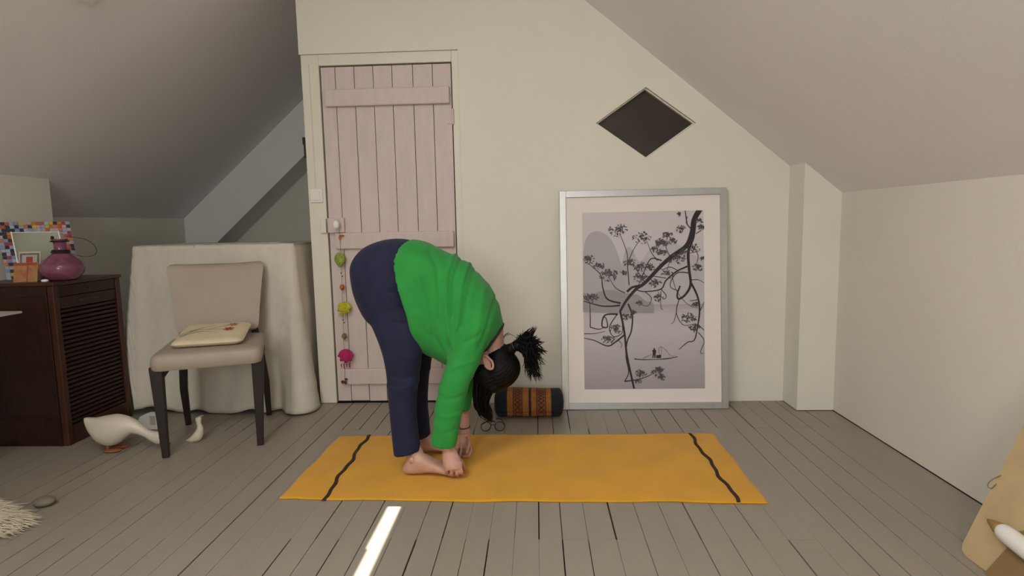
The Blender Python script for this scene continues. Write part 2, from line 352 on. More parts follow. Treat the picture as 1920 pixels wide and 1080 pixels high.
# ------------------------------------------------------------------ person in a standing forward fold
YC, YN_, YF = 2.58, 2.475, 2.69       # body centre, near leg, far leg
def ring(pa, pb, yc, hy, n=28, e=2.2, sc=1.0, tilt=0.0):
    A, B = PY(*pa, yc), PY(*pb, yc); c = (A + B) / 2; a = (A - B) / 2 * sc; t = np.linspace(0, 2 * np.pi, n, endpoint=False)
    ct, st = np.cos(t), np.sin(t); pw = 2 / e
    C_, S_ = np.sign(ct) * np.abs(ct) ** pw, np.sign(st) * np.abs(st) ** pw
    return c + C_[:, None] * a + S_[:, None] * np.array([0, hy * sc, 0])
def limb(q, secs, m=5, sc=1.0, e=2.2, n=28):
    R = np.array([ring(a, b, yc, hy, n, e, sc) for a, b, yc, hy in secs])
    q.loft(catmull(R, m)); return q
def remesh(q, voxel, smooth_it=4, fac=0.5):
    me = mesh(q.v, q.f); b = bmesh.new(); b.from_mesh(me); bmesh.ops.recalc_face_normals(b, faces=b.faces); b.to_mesh(me); b.free()
    o = bpy.data.objects.new('tmp', me); COL.objects.link(o)
    md = o.modifiers.new('r', 'REMESH'); md.mode = 'VOXEL'; md.voxel_size = voxel; md.use_smooth_shade = True
    sm = o.modifiers.new('s', 'SMOOTH'); sm.factor = fac; sm.iterations = smooth_it
    dg = bpy.context.evaluated_depsgraph_get(); out = bpy.data.meshes.new_from_object(o.evaluated_get(dg))
    bpy.data.objects.remove(o); out.materials.clear(); return out
near_leg = [((739, 853), (789, 843), YN_, .056), ((736, 825), (785, 815), YN_, .053), ((732, 784), (781, 775), YN_, .055), ((728, 740), (783, 730), YN_, .06),
            ((725, 700), (788, 692), YN_, .066), ((717, 660), (792, 655), YN_, .076), ((703, 622), (793, 620), 2.485, .086), ((689, 592), (792, 596), 2.495, .09), ((676, 555), (780, 575), 2.505, .09)]
far_leg = [((762, 822), (807, 816), YF, .055), ((759, 793), (805, 790), YF, .053), ((755, 757), (802, 755), YF, .055), ((752, 711), (804, 709), YF, .06),
           ((750, 684), (808, 682), YF, .066), ((745, 660), (811, 655), 2.685, .076), ((730, 622), (800, 620), 2.68, .086), ((715, 592), (795, 596), 2.67, .09), ((700, 560), (782, 575), 2.66, .09)]
pelvis = [((695, 600), (788, 612), YC, .15), ((683, 583), (790, 602), YC, .168), ((668, 548), (792, 588), YC, .176), ((661.5, 510), (792, 570), YC, .18), ((664, 490), (793, 560), YC, .18), ((677, 471), (794, 550), YC, .18),
          ((696, 458), (795, 545), YC, .177), ((725, 449), (797, 543), YC, .170), ((757, 448), (802, 543), YC, .160), ((790, 457), (812, 545), YC, .140)]
torso = [((772, 449), (793, 576), YC, .190), ((788, 451), (787, 638), YC, .192), ((808, 458), (795, 656), YC, .190), ((840, 474), (815, 668), YC, .18), ((871, 488.5), (838, 682), YC, .184),
         ((899, 515), (862, 688), YC, .188), ((921.5, 542), (878, 690), YC, .19), ((935, 573), (892, 680), YC, .172), ((943.5, 606), (908, 656), YC, .095)]
near_arm = [((856, 585), (925, 575), 2.50, .085), ((850, 618), (922, 606), 2.465, .085), ((845, 650), (911, 642), 2.44, .073), ((836, 684), (899, 682), 2.42, .063), ((822, 727), (881, 720), 2.405, .056),
            ((815, 775), (870, 763), 2.405, .051), ((811, 808), (861, 803), 2.41, .048), ((808, 833), (855, 837), 2.415, .046)]
far_arm = [((870, 590), (925, 585), 2.66, .08), ((866, 625), (920, 615), 2.70, .08), ((860, 660), (905, 655), 2.73, .068), ((854, 700), (895, 700), 2.74, .058), ((850, 735), (888, 735), 2.73, .05), ((853, 767), (882, 768), 2.715, .045)]
person = thing('person', 'barefoot person in green top and navy trousers folding forward on the yellow mat', 'person', (-0.49, YC, 0.006))
# trousers
q = MB(); limb(q, near_leg); limb(q, far_leg); limb(q, pelvis, e=2.35, n=36)
me = remesh(q, 0.0065, 5)
co = np.empty(len(me.vertices) * 3); me.vertices.foreach_get('co', co); co = co.reshape(-1, 3)
nr = np.array([v.normal for v in me.vertices])
def seg_fold(co, pts, yref, amp, wdt):
    P_ = np.array([PY(x, y, yref) for x, y in pts])[:, [0, 2]]; C_ = co[:, [0, 2]]; dmin = np.full(len(co), 9.0)
    for a, b in zip(P_[:-1], P_[1:]):
        ab = b - a; t = np.clip(((C_ - a) @ ab) / (ab @ ab), 0, 1); dd = np.linalg.norm(C_ - (a + t[:, None] * ab), axis=1); dmin = np.minimum(dmin, dd)
    return amp * np.exp(-(dmin / wdt) ** 2)
disp = np.zeros(len(co)); side = (nr[:, 1] < 0.2)
for pts, amp, wdt in [([(745, 540), (770, 560), (792, 590)], -.004, .010), ([(740, 600), (770, 606), (792, 604)], -.003, .008), ([(735, 545), (760, 552), (780, 548)], -.003, .007),
                      ([(730, 700), (755, 706), (786, 700)], -.0025, .010), ([(728, 722), (750, 728), (784, 716)], .0025, .010), ([(735, 770), (760, 778), (780, 770)], -.002, .010), ([(770, 545), (778, 575), (790, 610)], .004, .012), ([(740, 700), (750, 780), (760, 845)], -.0012, .006)]:
    disp += seg_fold(co, pts, 2.45, amp * 1.5, wdt) * side
co = co + nr * disp[:, None]; me.vertices.foreach_set('co', co.ravel()); me.update()
m_navy = mat('navy_jersey', (0.016, 0.018, 0.046), 0.8, 0.15, 18, 0.18, 260, sheen=0.05, spec=0.25)
tro = link('trousers', me, m_navy, person, True)
pp = PY(748.5, 546, 2.42); 
# jumper
q = MB()
R = np.array([ring(a, b, yc, hy, 44, (3.0, 2.8, 2.6, 2.4)[i] if i < 4 else 2.25) for i, (a, b, yc, hy) in enumerate(torso)]); th = np.linspace(0, 2 * np.pi, 44, endpoint=False)
R[0][:, 0] -= 0.060 * np.abs(np.sin(th)) ** 2.0; R[1][:, 0] -= 0.012 * np.abs(np.sin(th)) ** 2.0
q.loft(catmull(R, 5)); limb(q, near_arm); limb(q, far_arm)
me = remesh(q, 0.006, 5)
co = np.empty(len(me.vertices) * 3); me.vertices.foreach_get('co', co); co = co.reshape(-1, 3); nr = np.array([v.normal for v in me.vertices])
disp = np.zeros(len(co))
for pts, amp, wdt in [([(843, 478), (836, 520), (838, 580), (846, 640)], .007, .010), ([(857, 485), (850, 530), (850, 590)], -.006, .009), ([(872, 492), (864, 540), (860, 600), (850, 650)], .006, .010), ([(885, 505), (876, 560), (868, 610)], -.004, .010),
                      ([(800, 470), (818, 500), (826, 560), (822, 620)], -.005, .012), ([(785, 520), (800, 560), (806, 620)], .005, .012), ([(800, 590), (815, 630), (835, 668)], -.005, .010), ([(820, 600), (828, 640), (840, 670)], .005, .009),
                      ([(905, 545), (900, 600), (890, 640)], .004, .014), ([(925, 570), (915, 610), (900, 650)], -.004, .010), ([(848, 655), (870, 640), (900, 625)], -.004, .010), ([(840, 690), (860, 680), (890, 672)], .003, .010),
                      ([(825, 735), (845, 742), (868, 735)], -.003, .009), ([(818, 765), (840, 774), (866, 768)], .003, .010), ([(812, 800), (835, 806), (858, 798)], -.002, .009), ([(830, 760), (828, 800), (830, 832)], .002, .012)]:
    disp += seg_fold(co, pts, 2.42, amp * 1.3, wdt * .9)
disp += 0.0015 * np.sin(co[:, 0] * 60 + co[:, 2] * 35 + 20 * co[:, 1]) * np.sin(co[:, 2] * 40)
co = co + nr * disp[:, None]; me.vertices.foreach_set('co', co.ravel()); me.update()
m_green = mat('green_jersey', (0.028, 0.27, 0.050), 0.85, 0.08, 10, 0.15, 300, sheen=0.1, spec=0.2)
jum = link('jumper', me, m_green, person, True)
# dark collar band and grey undershirt glimpsed at the waist
q = MB(); limb(q, [((945.5, 604), (905, 660), YC, .102), ((945, 612), (911, 657), YC, .094), ((941, 617), (915, 652), YC, .082)], 3)
link('collar', remesh(q, 0.005, 2), mat('dark_collar', (0.02, 0.035, 0.03), 0.9, 0.1), jum, True)
q = MB(); limb(q, [((775, 470), (796, 590), YC, .158), ((800, 480), (800, 612), YC, .162), ((830, 500), (815, 640), YC, .15)], 3)
link('undershirt', remesh(q, 0.008, 3), mat('grey_undershirt', (0.11, 0.10, 0.13), 0.9, 0.1, 20, 0.15, 250), person, True)

# head frame (upside down: crown to the floor, face to the shins)
HC = PY(921, 684, YC); HU = np.array([0.47, 0, -0.883]); HF = np.array([-0.883, 0, -0.47]); HS = np.array([0, 1.0, 0])
def H(f_, s_, u_): return HC + HF * f_ + HS * s_ + HU * u_
def ellip(q, c, rx, ry, rz, fr=None, nu=20, nv=12, fn=None):
    """rx along fr[0], ry along fr[1], rz along fr[2]"""
    fr = fr or (np.array([1., 0, 0]), np.array([0, 1., 0]), np.array([0, 0, 1.])); rings = []
    for i in range(nv + 1):
        ph = math.pi * (0.02 + 0.96 * i / nv); z = math.cos(ph); s = math.sin(ph); rg = []
        for j in range(nu):
            t = 2 * math.pi * j / nu; v = np.array([s * math.cos(t), s * math.sin(t), z])
            k_ = fn(v) if fn else 1.0
            rg.append(np.array(c) + k_ * (fr[0] * rx * v[0] + fr[1] * ry * v[1] + fr[2] * rz * v[2]))
        rings.append(rg)
    q.loft(rings); return q
body = MB()
HFR = (HF, HS, HU)
ellip(body, H(-0.012, 0, 0.028), 0.092, 0.072, 0.082, HFR, 32, 20)                       # cranium
ellip(body, H(0.022, 0, -0.035), 0.062, 0.056, 0.082, HFR, 28, 18)                       # face and jaw
ellip(body, H(0.052, 0, -0.098), 0.024, 0.026, 0.020, HFR)                               # chin
body.loft(catmull(np.array([[H(f_ + a * math.cos(t), b * math.sin(t), u_) for t in np.linspace(0, 2 * np.pi, 12, endpoint=False)] for f_, u_, a, b in ((0.078, 0.010, .010, .008), (0.090, -0.012, .012, .010), (0.100, -0.034, .014, .014), (0.088, -0.044, .008, .012))]), 3))  # nose
for s in (-1, 1):
    ellip(body, H(0.062, s * 0.040, -0.030), 0.022, 0.020, 0.020, HFR)                    # cheek
    ellip(body, H(0.080, s * 0.028, 0.024), 0.012, 0.024, 0.008, HFR)                     # brow
for du, rr_ in ((-0.062, .0065), (-0.071, .0075)):
    ellip(body, H(0.083, 0, du), 0.010, 0.022, rr_, HFR)                                  # lips
body.loft(catmull(np.array([[np.array(c) + np.array([a * math.cos(t) * 0.8, b * math.sin(t), a * math.cos(t) * 0.6]) for t in np.linspace(0, 2 * np.pi, 20, endpoint=False)] for c, a, b in ((PY(900, 600, YC), .060, .060), (PY(924, 622, YC), .054, .056), (PY(927, 642, YC), .052, .052), (H(-0.03, 0, -0.02), .055, .055))]), 5))  # neck
limb(body, [(a, b, yc, hy) for a, b, yc, hy in torso[1:8]], 3, 0.86)
limb(body, pelvis, 3, 0.90); limb(body, near_leg, 3, 0.88); limb(body, far_leg, 3, 0.88)
# ears: rim, lobe and hollow
def ear(q, s):
    c = H(-0.006, s * 0.082, -0.033)
    pts = [c + HF * 0.019 * math.cos(t) * (1.0 if math.sin(t) > 0 else .8) - HF * 0.004 + HU * 0.034 * math.sin(t) + HS * s * (0.010 - 0.004 * math.cos(t)) for t in np.linspace(0, 2 * np.pi, 20, endpoint=False)]
    pts.append(pts[0]); q.tube(pts, 0.0058, 8); ellip(q, c + HS * s * 0.002, 0.015, 0.005, 0.028, HFR, 14, 8)
ear(body, -1); ear(body, 1)
# arms inside the sleeves, forearms, wrists
limb(body, near_arm, 3, 0.84); limb(body, far_arm, 3, 0.84)
nw, fw = PY(838, 842, 2.418), PY(870, 800, 2.75)
def armtube(q, pts, radii, fl=0.8):
    pts = catmull(pts, 4); radii = catmull(np.array(radii)[:, None], 4)[:, 0]; q.tube(pts, radii, 14)
armtube(body, [PY(840, 790, 2.41), PY(840, 825, 2.415), PY(842, 842, 2.418), PY(846, 856, 2.418)], [.036, .031, .028, .029])
armtube(body, [PY(867, 740, 2.73), PY(868, 770, 2.715), PY(871, 795, 2.70), PY(873, 812, 2.69)], [.036, .030, .0235, .024])
# feet: ankle, heel, instep, ball, five toes
def foot(q, yc, toe_px, heel_px, near, leg_y):
    """foot along +x, on the mat"""
    heel = PZ(heel_px[0], heel_px[1], MATZ)[0]; toe = PZ(toe_px[0], toe_px[1], MATZ)[0]; L = toe - heel; z0 = MATZ + 0.006
    secs = [(0.00, .020, .036, .018), (0.05, .029, .058, .002), (0.13, .034, .082, .0), (0.24, .036, .098, .0), (0.36, .037, .086, .004), (0.48, .039, .066, .007), (0.60, .043, .050, .005), (0.72, .047, .036, .001), (0.80, .046, .026, .0), (0.86, .042, .020, .002)]
    rings = []
    for t, hw_, top, bot in secs:
        x = heel + L * t; n = 20; a = np.linspace(0, 2 * np.pi, n, endpoint=False); zc = z0 + (top + bot) / 2; hh = (top - bot) / 2
        e = 2 / 2.4; rings.append([(x, yc + hw_ * np.sign(np.cos(k_)) * abs(math.cos(k_)) ** e, zc + hh * np.sign(math.sin(k_)) * abs(math.sin(k_)) ** e) for k_ in a])
    q.loft(catmull(np.array(rings), 4))
    # right foot is the near one: its big toe lies on the far side
    sgn = 1 if near else -1
    for k_, (off, ln, rad) in enumerate(((.031, 1.0, .0125), (.010, .985, .0095), (-.006, .955, .009), (-.021, .92, .0088), (-.035, .875, .0088))):
        y = yc + sgn * off; x1 = heel + L * ln
        pts = [(heel + L * .74, yc + sgn * off * .9, z0 + .018), (heel + L * (ln - .12), y, z0 + rad * 1.35), (x1 - rad * .9, y, z0 + rad * 1.0), (x1, y, z0 + rad * .82)]
        pts = catmull(pts, 4); q.tube(pts, np.interp(np.linspace(0, 1, len(pts)), [0, .5, .8, .93, 1], [rad * 1.05, rad * .95, rad * 1.05, rad * .85, rad * .35]), 10)
    # ankle to shin
    ax = heel + L * 0.165
    q.loft(catmull(np.array([[(ax + dx + a_ * math.cos(t), yc + (leg_y - yc) * min(1.0, max(0.0, (z - z0 - .045) / .05)) + b_ * math.sin(t), z) for t in np.linspace(0, 2 * np.pi, 18, endpoint=False)] for dx, z, a_, b_ in ((.018, z0 + .045, .050, .034), (.006, z0 + .072, .041, .032), (-.001, z0 + .10, .036, .031), (-.022, z0 + .16, .034, .033), (-.034, z0 + .26, .038, .038))]), 4))
    for s in (-1, 1): ellip(q, (ax, yc + s * .031, z0 + .072), .013, .008, .014)
    return heel, L
h1, L1 = foot(body, 2.448, (869, 897), (755, 894), True, YN_ + .004)
h2, L2 = foot(body, YF, (870, 858), (772, 856), False, YF)
# hands
def finger(q, pts, r0, r1=None):
    r1 = r1 or r0 * .72; p = catmull(pts, 4); p[:, 2] = np.maximum(p[:, 2], MATZ + r0 + .004); k_ = len(p); rad = np.linspace(r0, r1, k_); rad[-1] *= .55; q.tube(p, rad, 10)
# near hand: back of the hand to the camera, fingers curled over the toes
zt = MATZ
K = lambda x, y, Y: PY(x, y, Y)
body.loft(catmull(np.array([[c + ax_ * math.cos(t) + ay_ * math.sin(t) for t in np.linspace(0, 2 * np.pi, 18, endpoint=False)] for c, ax_, ay_ in (
    (K(842, 844, 2.418), np.array([.030, .0, .004]), np.array([0, .026, 0])), (K(845, 856, 2.406), np.array([.036, 0, .004]), np.array([.0, .026, 0])),
    (K(848, 868, 2.392), np.array([.041, 0, .004]), np.array([0, .024, .003])), (K(850, 877, 2.388), np.array([.040, 0, .006]), np.array([0, .021, .004])))]), 4))
for i, (x0, x1, yend) in enumerate(((838, 837, 884), (847, 847, 888), (856, 857, 888), (863, 865, 885))):
    finger(body, [K(x0, 866, 2.385), K(x0 + .5, 877, 2.375 + .003 * i), K(x1, yend, 2.385), K(x1 + 1.5, yend + 2.5, 2.41), K(x1 + 2, yend - 1, 2.435)], .0094, .0078)
finger(body, [K(856, 856, 2.425), K(866, 868, 2.44), K(870, 879, 2.455), K(869, 885, 2.47)], .0115, .009)
# far hand: hanging beside the other foot, thumb towards the camera side
body.loft(catmull(np.array([[c + ax_ * math.cos(t) + ay_ * math.sin(t) for t in np.linspace(0, 2 * np.pi, 18, endpoint=False)] for c, ax_, ay_ in (
    (K(873, 806, 2.694), np.array([.022, 0, .0]), np.array([0, .019, 0])), (K(872, 818, 2.684), np.array([.026, 0, 0]), np.array([.0, .020, 0])),
    (K(870, 830, 2.670), np.array([.029, 0, -.006]), np.array([0, .019, 0])), (K(869, 839, 2.658), np.array([.028, 0, -.006]), np.array([0, .016, 0])))]), 4))
for i, (x0, y0, x1, y1, x2, y2) in enumerate(((881, 834, 883, 845, 879, 857), (873.5, 837, 874.5, 850, 871, 862), (866, 837, 864, 850, 861.5, 861), (859.5, 834, 856, 844, 855, 854))):
    finger(body, [K(x0 - (x0 - 870) * .2, y0 - 6, 2.66), K(x0, y0 + 2, 2.646), K(x1, y1, 2.630), K(x2, y2 - 3, 2.616), K(x2 - 3, y2 - 1, 2.622)], .0078, .0064)
finger(body, [K(877, 818, 2.666), K(880, 829, 2.640), K(877, 842, 2.612), K(874, 851, 2.604)], .0088, .0072)
me = remesh(body, 0.0028, 3, 0.45)
link('body', me, m_skin, person, True)
# eyes
for s in (-1, 1):
    q = MB(); ellip(q, H(0.0735, s * 0.031, 0.008), 0.006, 0.012, 0.005, HFR); e = q.build('eye', m_porc, person, smooth=True)
    q = MB(); ellip(q, H(0.0775, s * 0.031, 0.008), 0.003, 0.005, 0.005, HFR); q.build('iris', m_black, e, smooth=True)
# wristband on the far wrist
c = K(871.5, 801, 2.697)
q = MB(); q.tube([c + np.array([.0245 * math.cos(t), .0245 * math.sin(t), .003 * math.cos(t)]) for t in np.linspace(0, 2 * np.pi, 25)], .0028, 8, False)
q.build('wristband', mat('dark_cord', (0.05, 0.03, 0.035), 0.7), person, smooth=True)
# hair
m_hair = mat('black_hair', (0.006, 0.005, 0.005), 0.5, 0.3, 40, 0.3, 60, stretch=(1, 1, 4), spec=0.15)
q = MB()
ellip(q, H(-0.024, 0, 0.034), 0.096, 0.083, 0.090, HFR, 32, 20)
ellip(q, H(-0.050, 0, -0.012), 0.062, 0.070, 0.068, HFR, 28, 16)
ellip(q, H(0.030, 0, 0.080), 0.052, 0.064, 0.042, HFR, 24, 14)
for s in (-1, 1): ellip(q, H(0.036, s * 0.034, 0.026), 0.054, 0.043, 0.070, HFR, 24, 14)
ellip(q, PY(958, 654, YC), .026, .026, .026)
me = remesh(q, 0.005, 6)
co = np.empty(len(me.vertices) * 3); me.vertices.foreach_get('co', co); co = co.reshape(-1, 3); nr = np.array([v.normal for v in me.vertices])
# grooves that follow the combing towards the ponytail
PT = PY(964, 650, YC); dv = co - PT; ang = np.arctan2(dv @ HS, dv @ HU)
co += nr * (0.0012 * np.sin(ang * 46) + 0.0008 * np.sin(ang * 97))[:, None]; me.vertices.foreach_set('co', co.ravel()); me.update()
hair = link('hair', me, m_hair, person, True)
def strand(q, p, r0, n=4):
    p = catmull(p, 4); k_ = len(p); q.tube(p, r0 * (1 - np.linspace(0, 1, k_) ** 2.5 * .95), n, False)
q = MB(); base = PY(963, 650, YC)
tips = [(1003, 614, 10), (992, 620, 12), (984, 624, 14), (975, 630, 10), (968, 634, 6), (1013, 638, 12), (1008, 634, 10), (1022, 660, 12), (1016, 668, 9), (1020, 682, 9), (1014, 693, 8), (1013, 711, 16), (1004, 714, 16), (994, 712, 14), (988, 704, 10), (984, 690, 8), (1004, 660, 14), (998, 676, 14)]
for tx, ty, n in tips:
    for k_ in range(int(n * 1.7)):
        e_ = PY(tx + RNG.normal(0, 3.2), ty + RNG.normal(0, 3.2), YC + RNG.normal(0, .03))
        up = PY(985 + RNG.normal(0, 6), 645 + RNG.normal(0, 7), YC + RNG.normal(0, .022))
        dn = ty > 672
        mid = PY(994 + RNG.normal(0, 6), 664 + RNG.normal(0, 8), YC + RNG.normal(0, .03)) if dn else up * .4 + e_ * .6 + RNG.normal(0, .004, 3)
        strand(q, [base + RNG.normal(0, .006, 3), PY(973, 646, YC) + RNG.normal(0, .009, 3), up, mid, e_], abs(RNG.normal(.0036, .0009)) + .0008)
ellip(q, PY(985, 650, YC), .040, .038, .034); ellip(q, PY(971, 648, YC), .028, .026, .026); ellip(q, PY(979, 647, YC), .030, .032, .030); ellip(q, PY(998, 668, YC), .026, .03, .044)
pt = q.build('ponytail', m_hair, person, smooth=True, fix=False); tag(pt, kind='stuff')
q = MB(); q.tube([base + HS * .017 * math.cos(t) + HU * .017 * math.sin(t) for t in np.linspace(0, 2 * np.pi, 20)], .005, 8, False); q.build('hair_tie', m_black, person, smooth=True)
q = MB()
for k_ in range(170):
    s = RNG.uniform(-1, 1); t0 = RNG.uniform(0, 1)
    a = PY(889 + 34 * t0, 712 + 26 * t0 ** .7 - 6 * (1 - t0), YC + s * .055)
    b = PY(889 + 26 * t0 + RNG.normal(0, 1.5), 748 + RNG.normal(0, 3), YC + s * .05)
    c = PY(899 + 20 * t0 + RNG.normal(0, 2), 772 + RNG.normal(0, 3), YC + s * .035)
    ln = RNG.uniform(-14, 2) - 12 * (1 - t0) * RNG.uniform(0, 1)
    e_ = PY(917 + 5 * t0 + RNG.normal(0, 2), 793 + ln, YC + s * .02)
    strand(q, [a, b, c, e_], abs(RNG.normal(.0026, .0006)) + .0007)
for k_ in range(16):                                  # loose wisps at the nape
    a = PY(940 + RNG.normal(0, 3), 640 + RNG.normal(0, 2), YC + RNG.normal(0, .02)); t = RNG.uniform(0, 1)
    strand(q, [a, PY(944 + 6 * t, 630, YC), PY(952 + 10 * t, 624 + 4 * t, YC - .01), PY(962 + 8 * t, 630 + 6 * t, YC)], .0004)
tag(q.build('fringe', m_hair, person, smooth=True, fix=False), kind='stuff')
# ------------------------------------------------------------------ chair with taupe upholstery
m_taupe = mat('taupe_leatherette', (0.36, 0.30, 0.235), 0.5, 0.05, 6, 0.12, 180)
m_dkwood = mat('dark_stained_wood', (0.014, 0.007, 0.006), 0.5, 0.3, 12, 0.1, 40, stretch=(4, 4, 1))
FLc, FRc = PZ(312, 857), PZ(486, 834); rz = math.atan2(FRc[1] - FLc[1], FRc[0] - FLc[0])
chair = thing('dining_chair', 'taupe upholstered dining chair with dark tapered wooden legs before the draped sheet', 'chair', (FLc + 0), rz, local=True)
def rod(q, a, b, wa, wb):
    """tapered square bar between two points, widths wa and wb (x,y)"""
    a, b = np.array(a, float), np.array(b, float)
    q.loft([[a + (sx * wa[0] / 2, sy * wa[1] / 2, 0) for sx, sy in ((-1, -1), (1, -1), (1, 1), (-1, 1))], [b + (sx * wb[0] / 2, sy * wb[1] / 2, 0) for sx, sy in ((-1, -1), (1, -1), (1, 1), (-1, 1))]]); return q
WX = 0.425
for x, sx in ((0.0, 1), (WX, -1)):
    rod(MB(), (x, 0, 0.0), (x + sx * 0.0 - sx * .012, 0.012, 0.45), (.030, .030), (.056, .054)).build('leg', m_dkwood, chair, bevel=.003)
for x, xi in ((0.012, .045), (WX + 0.012, WX - .035)):
    q = MB(); sec = [((x, .500, 0.0), .028), ((x, .455, .22), .036), ((x * .5 + xi * .5, .425, .45), .040), ((xi, .430, .57), .036), ((xi, .440, .62), .030)]
    q.loft([[np.array(c) + (a * w_ / 2, b * w_ / 2, 0) for a, b in ((-1, -1), (1, -1), (1, 1), (-1, 1))] for c, w_ in sec]); q.build('leg', m_dkwood, chair, bevel=.003)
for x in (-0.004, WX + 0.008):
    MB().add([(x - .010, .02, .375), (x + .010, .02, .375), (x + .010, .44, .405), (x - .010, .44, .405), (x - .010, .02, .43), (x + .010, .02, .43), (x + .010, .44, .44), (x - .010, .44, .44)], [(0, 1, 2, 3), (4, 7, 6, 5), (0, 4, 5, 1), (1, 5, 6, 2), (2, 6, 7, 3), (3, 7, 4, 0)]).build('side_rail', m_dkwood, chair)
def pad(q, prof, n=None):
    q.loft(prof); return q
# seat: rounded slab a little wider in front
q = MB(); rings = []
for z, ins in ((.435, .004), (.432, .02), (.442, .0), (.47, -.004), (.498, .0), (.510, .010), (.516, .035), (.520, .09)):
    pts = []
    for (cx, cy, a0) in ((WX + .035 - .04 - ins, -.045 + .04 + ins, -90), (WX + .020 - .04 - ins, .455 - .04 - ins, 0), (-.022 + .04 + ins, .455 - .04 - ins, 90), (-.028 + .04 + ins, -.045 + .04 + ins, 180)):
        for k_ in range(6):
            t = math.radians(a0 + 90 * k_ / 5); pts.append((cx + .04 * math.cos(t), cy + .04 * math.sin(t), z))
    rings.append(pts)
rings[0], rings[1] = rings[1], rings[0]
rings[0] = [(p[0], p[1], .434) for p in rings[0]]
autosmooth(q.loft(rings[1:]).build('seat', m_taupe, chair), 0.9)
# backrest: flared, curved, leaning back
def back_pt(u, w_, v):
    """u -1..1 across, w_ 0 front .. 1 back, v 0..1 up"""
    half = .205 + .045 * v ** 1.3; x = WX / 2 + .004 + u * half
    y = .385 + .085 * v + .020 * (1 - u * u) + w_ * .055 - .012 * (1 - v)
    z = .536 + v * .374 + (0.012 * abs(u) ** 2.0) * v - .004
    return (x, y, z)
q = MB(); rings = []
def back_ring(v, ins):
    pts = []; N_ = 14
    for k_ in range(N_ + 1): u = (-1 + 2 * k_ / N_) * (1 - ins * 3.2); pts.append(np.array(back_pt(u, 0.12 * abs(u) ** 6 + ins * 6, v)))
    for k_ in range(N_ + 1): u = (1 - 2 * k_ / N_) * (1 - ins * 3.2); pts.append(np.array(back_pt(u, 1 - 0.12 * abs(u) ** 6 - ins * 6, v)))
    return pts
for v, ins in ((0.0, .05), (0.015, .022), (.05, .006), (.12, 0), (.3, 0), (.5, 0), (.7, 0), (.88, 0), (.95, .006), (.985, .022), (1.0, .05)): rings.append(back_ring(v, ins))
autosmooth(q.loft(rings).build('backrest', m_taupe, chair), 0.9)
# ------------------------------------------------------------------ flat cushion on the chair
m_cush = mat('cream_linen', (0.66, 0.56, 0.38), 0.9, 0.05, 12, 0.2, 250)
cz = 0.521
Mch = np.array(chair.matrix_basis)
def ch2w(p): return (Mch @ np.array([p[0], p[1], p[2], 1.0]))[:3]
cu = thing('seat_cushion', 'thin cream cushion printed with red flowers lying on the taupe chair', 'cushion', ch2w((WX / 2 + .005, .19, cz)), rz - math.radians(5), local=True)
q = MB(); rings = []; hwx, hwy = .165, .155
tiltz = lambda y: max(0.0, (y + .10)) * 0.17
for z, ins in ((.0025, .020), (.010, .006), (.019, .0), (.028, .006), (.036, .022), (.040, .06), (.041, .12)):
    pts = []
    for k_ in range(48):
        t = 2 * math.pi * k_ / 48; c_, s_ = math.cos(t), math.sin(t); e_ = .22
        x = (hwx - ins) * np.sign(c_) * abs(c_) ** e_; y = (hwy - ins) * np.sign(s_) * abs(s_) ** e_
        pinch = 1 + .03 * (abs(x / hwx * y / hwy)) ** 3
        pts.append((x * pinch, y * pinch, z + tiltz(y * pinch)))
    rings.append(pts)
autosmooth(q.loft(rings).build('cushion_cover', m_cush, cu), 1.0)
zt_ = .0418
def flat(q, pts, z): q.add([(x, y, z + tiltz(y)) for x, y in pts], [tuple(range(len(pts)))])
m_stem = mat('olive_print', (0.10, 0.09, 0.05), 0.9, 0.2); m_red = mat('red_flower_print', (0.36, 0.055, 0.03), 0.9, 0.25, 60); m_pink = mat('faded_red_print', (0.45, 0.17, 0.10), 0.9, 0.2, 60)
def ribbon(q, pts, w0, w1, z):
    p = catmull(np.array(pts, float), 5); t = np.gradient(p, axis=0); n_ = np.stack([-t[:, 1], t[:, 0]], 1); n_ /= np.linalg.norm(n_, axis=1)[:, None] + 1e-9
    ww = np.linspace(w0, w1, len(p))[:, None] / 2
    v = [(a[0], a[1], z + tiltz(a[1])) for pair in zip(p - n_ * ww, p + n_ * ww) for a in pair]
    q.add(v, [(2 * i, 2 * i + 1, 2 * i + 3, 2 * i + 2) for i in range(len(p) - 1)])
q = MB()
for pts, a, b in (([(-.15, -.05), (-.09, .01), (-.03, .02), (.05, .012)], .004, .002), ([(-.14, -.07), (-.08, -.015), (-.02, -.015), (.02, -.035)], .005, .001), ([(-.11, .0), (-.05, .05), (.0, .075)], .004, .002), ([(-.03, .02), (.04, .06), (.06, .08)], .003, .003)): ribbon(q, pts, a, b, zt_)
q.build('stem_print', m_stem, cu, fix=False)
for nm, mm, cx, cy, rr_ in (('flower_print', m_red, .075, .01, .026), ('flower_print', m_pink, .085, .078, .024)):
    q = MB()
    for k_ in range(6):
        a = k_ * math.pi / 3 + .3; dx, dy = math.cos(a), math.sin(a); pts = []
        for j in range(10):
            t = 2 * math.pi * j / 10; lx, ly = rr_ * .55 * (1 + math.cos(t)), rr_ * .26 * math.sin(t); pts.append((cx + dx * lx - dy * ly, cy + dy * lx + dx * ly))
        flat(q, pts, zt_ + .0002 + .0001 * k_)
    q.build(nm, mm, cu, fix=False)
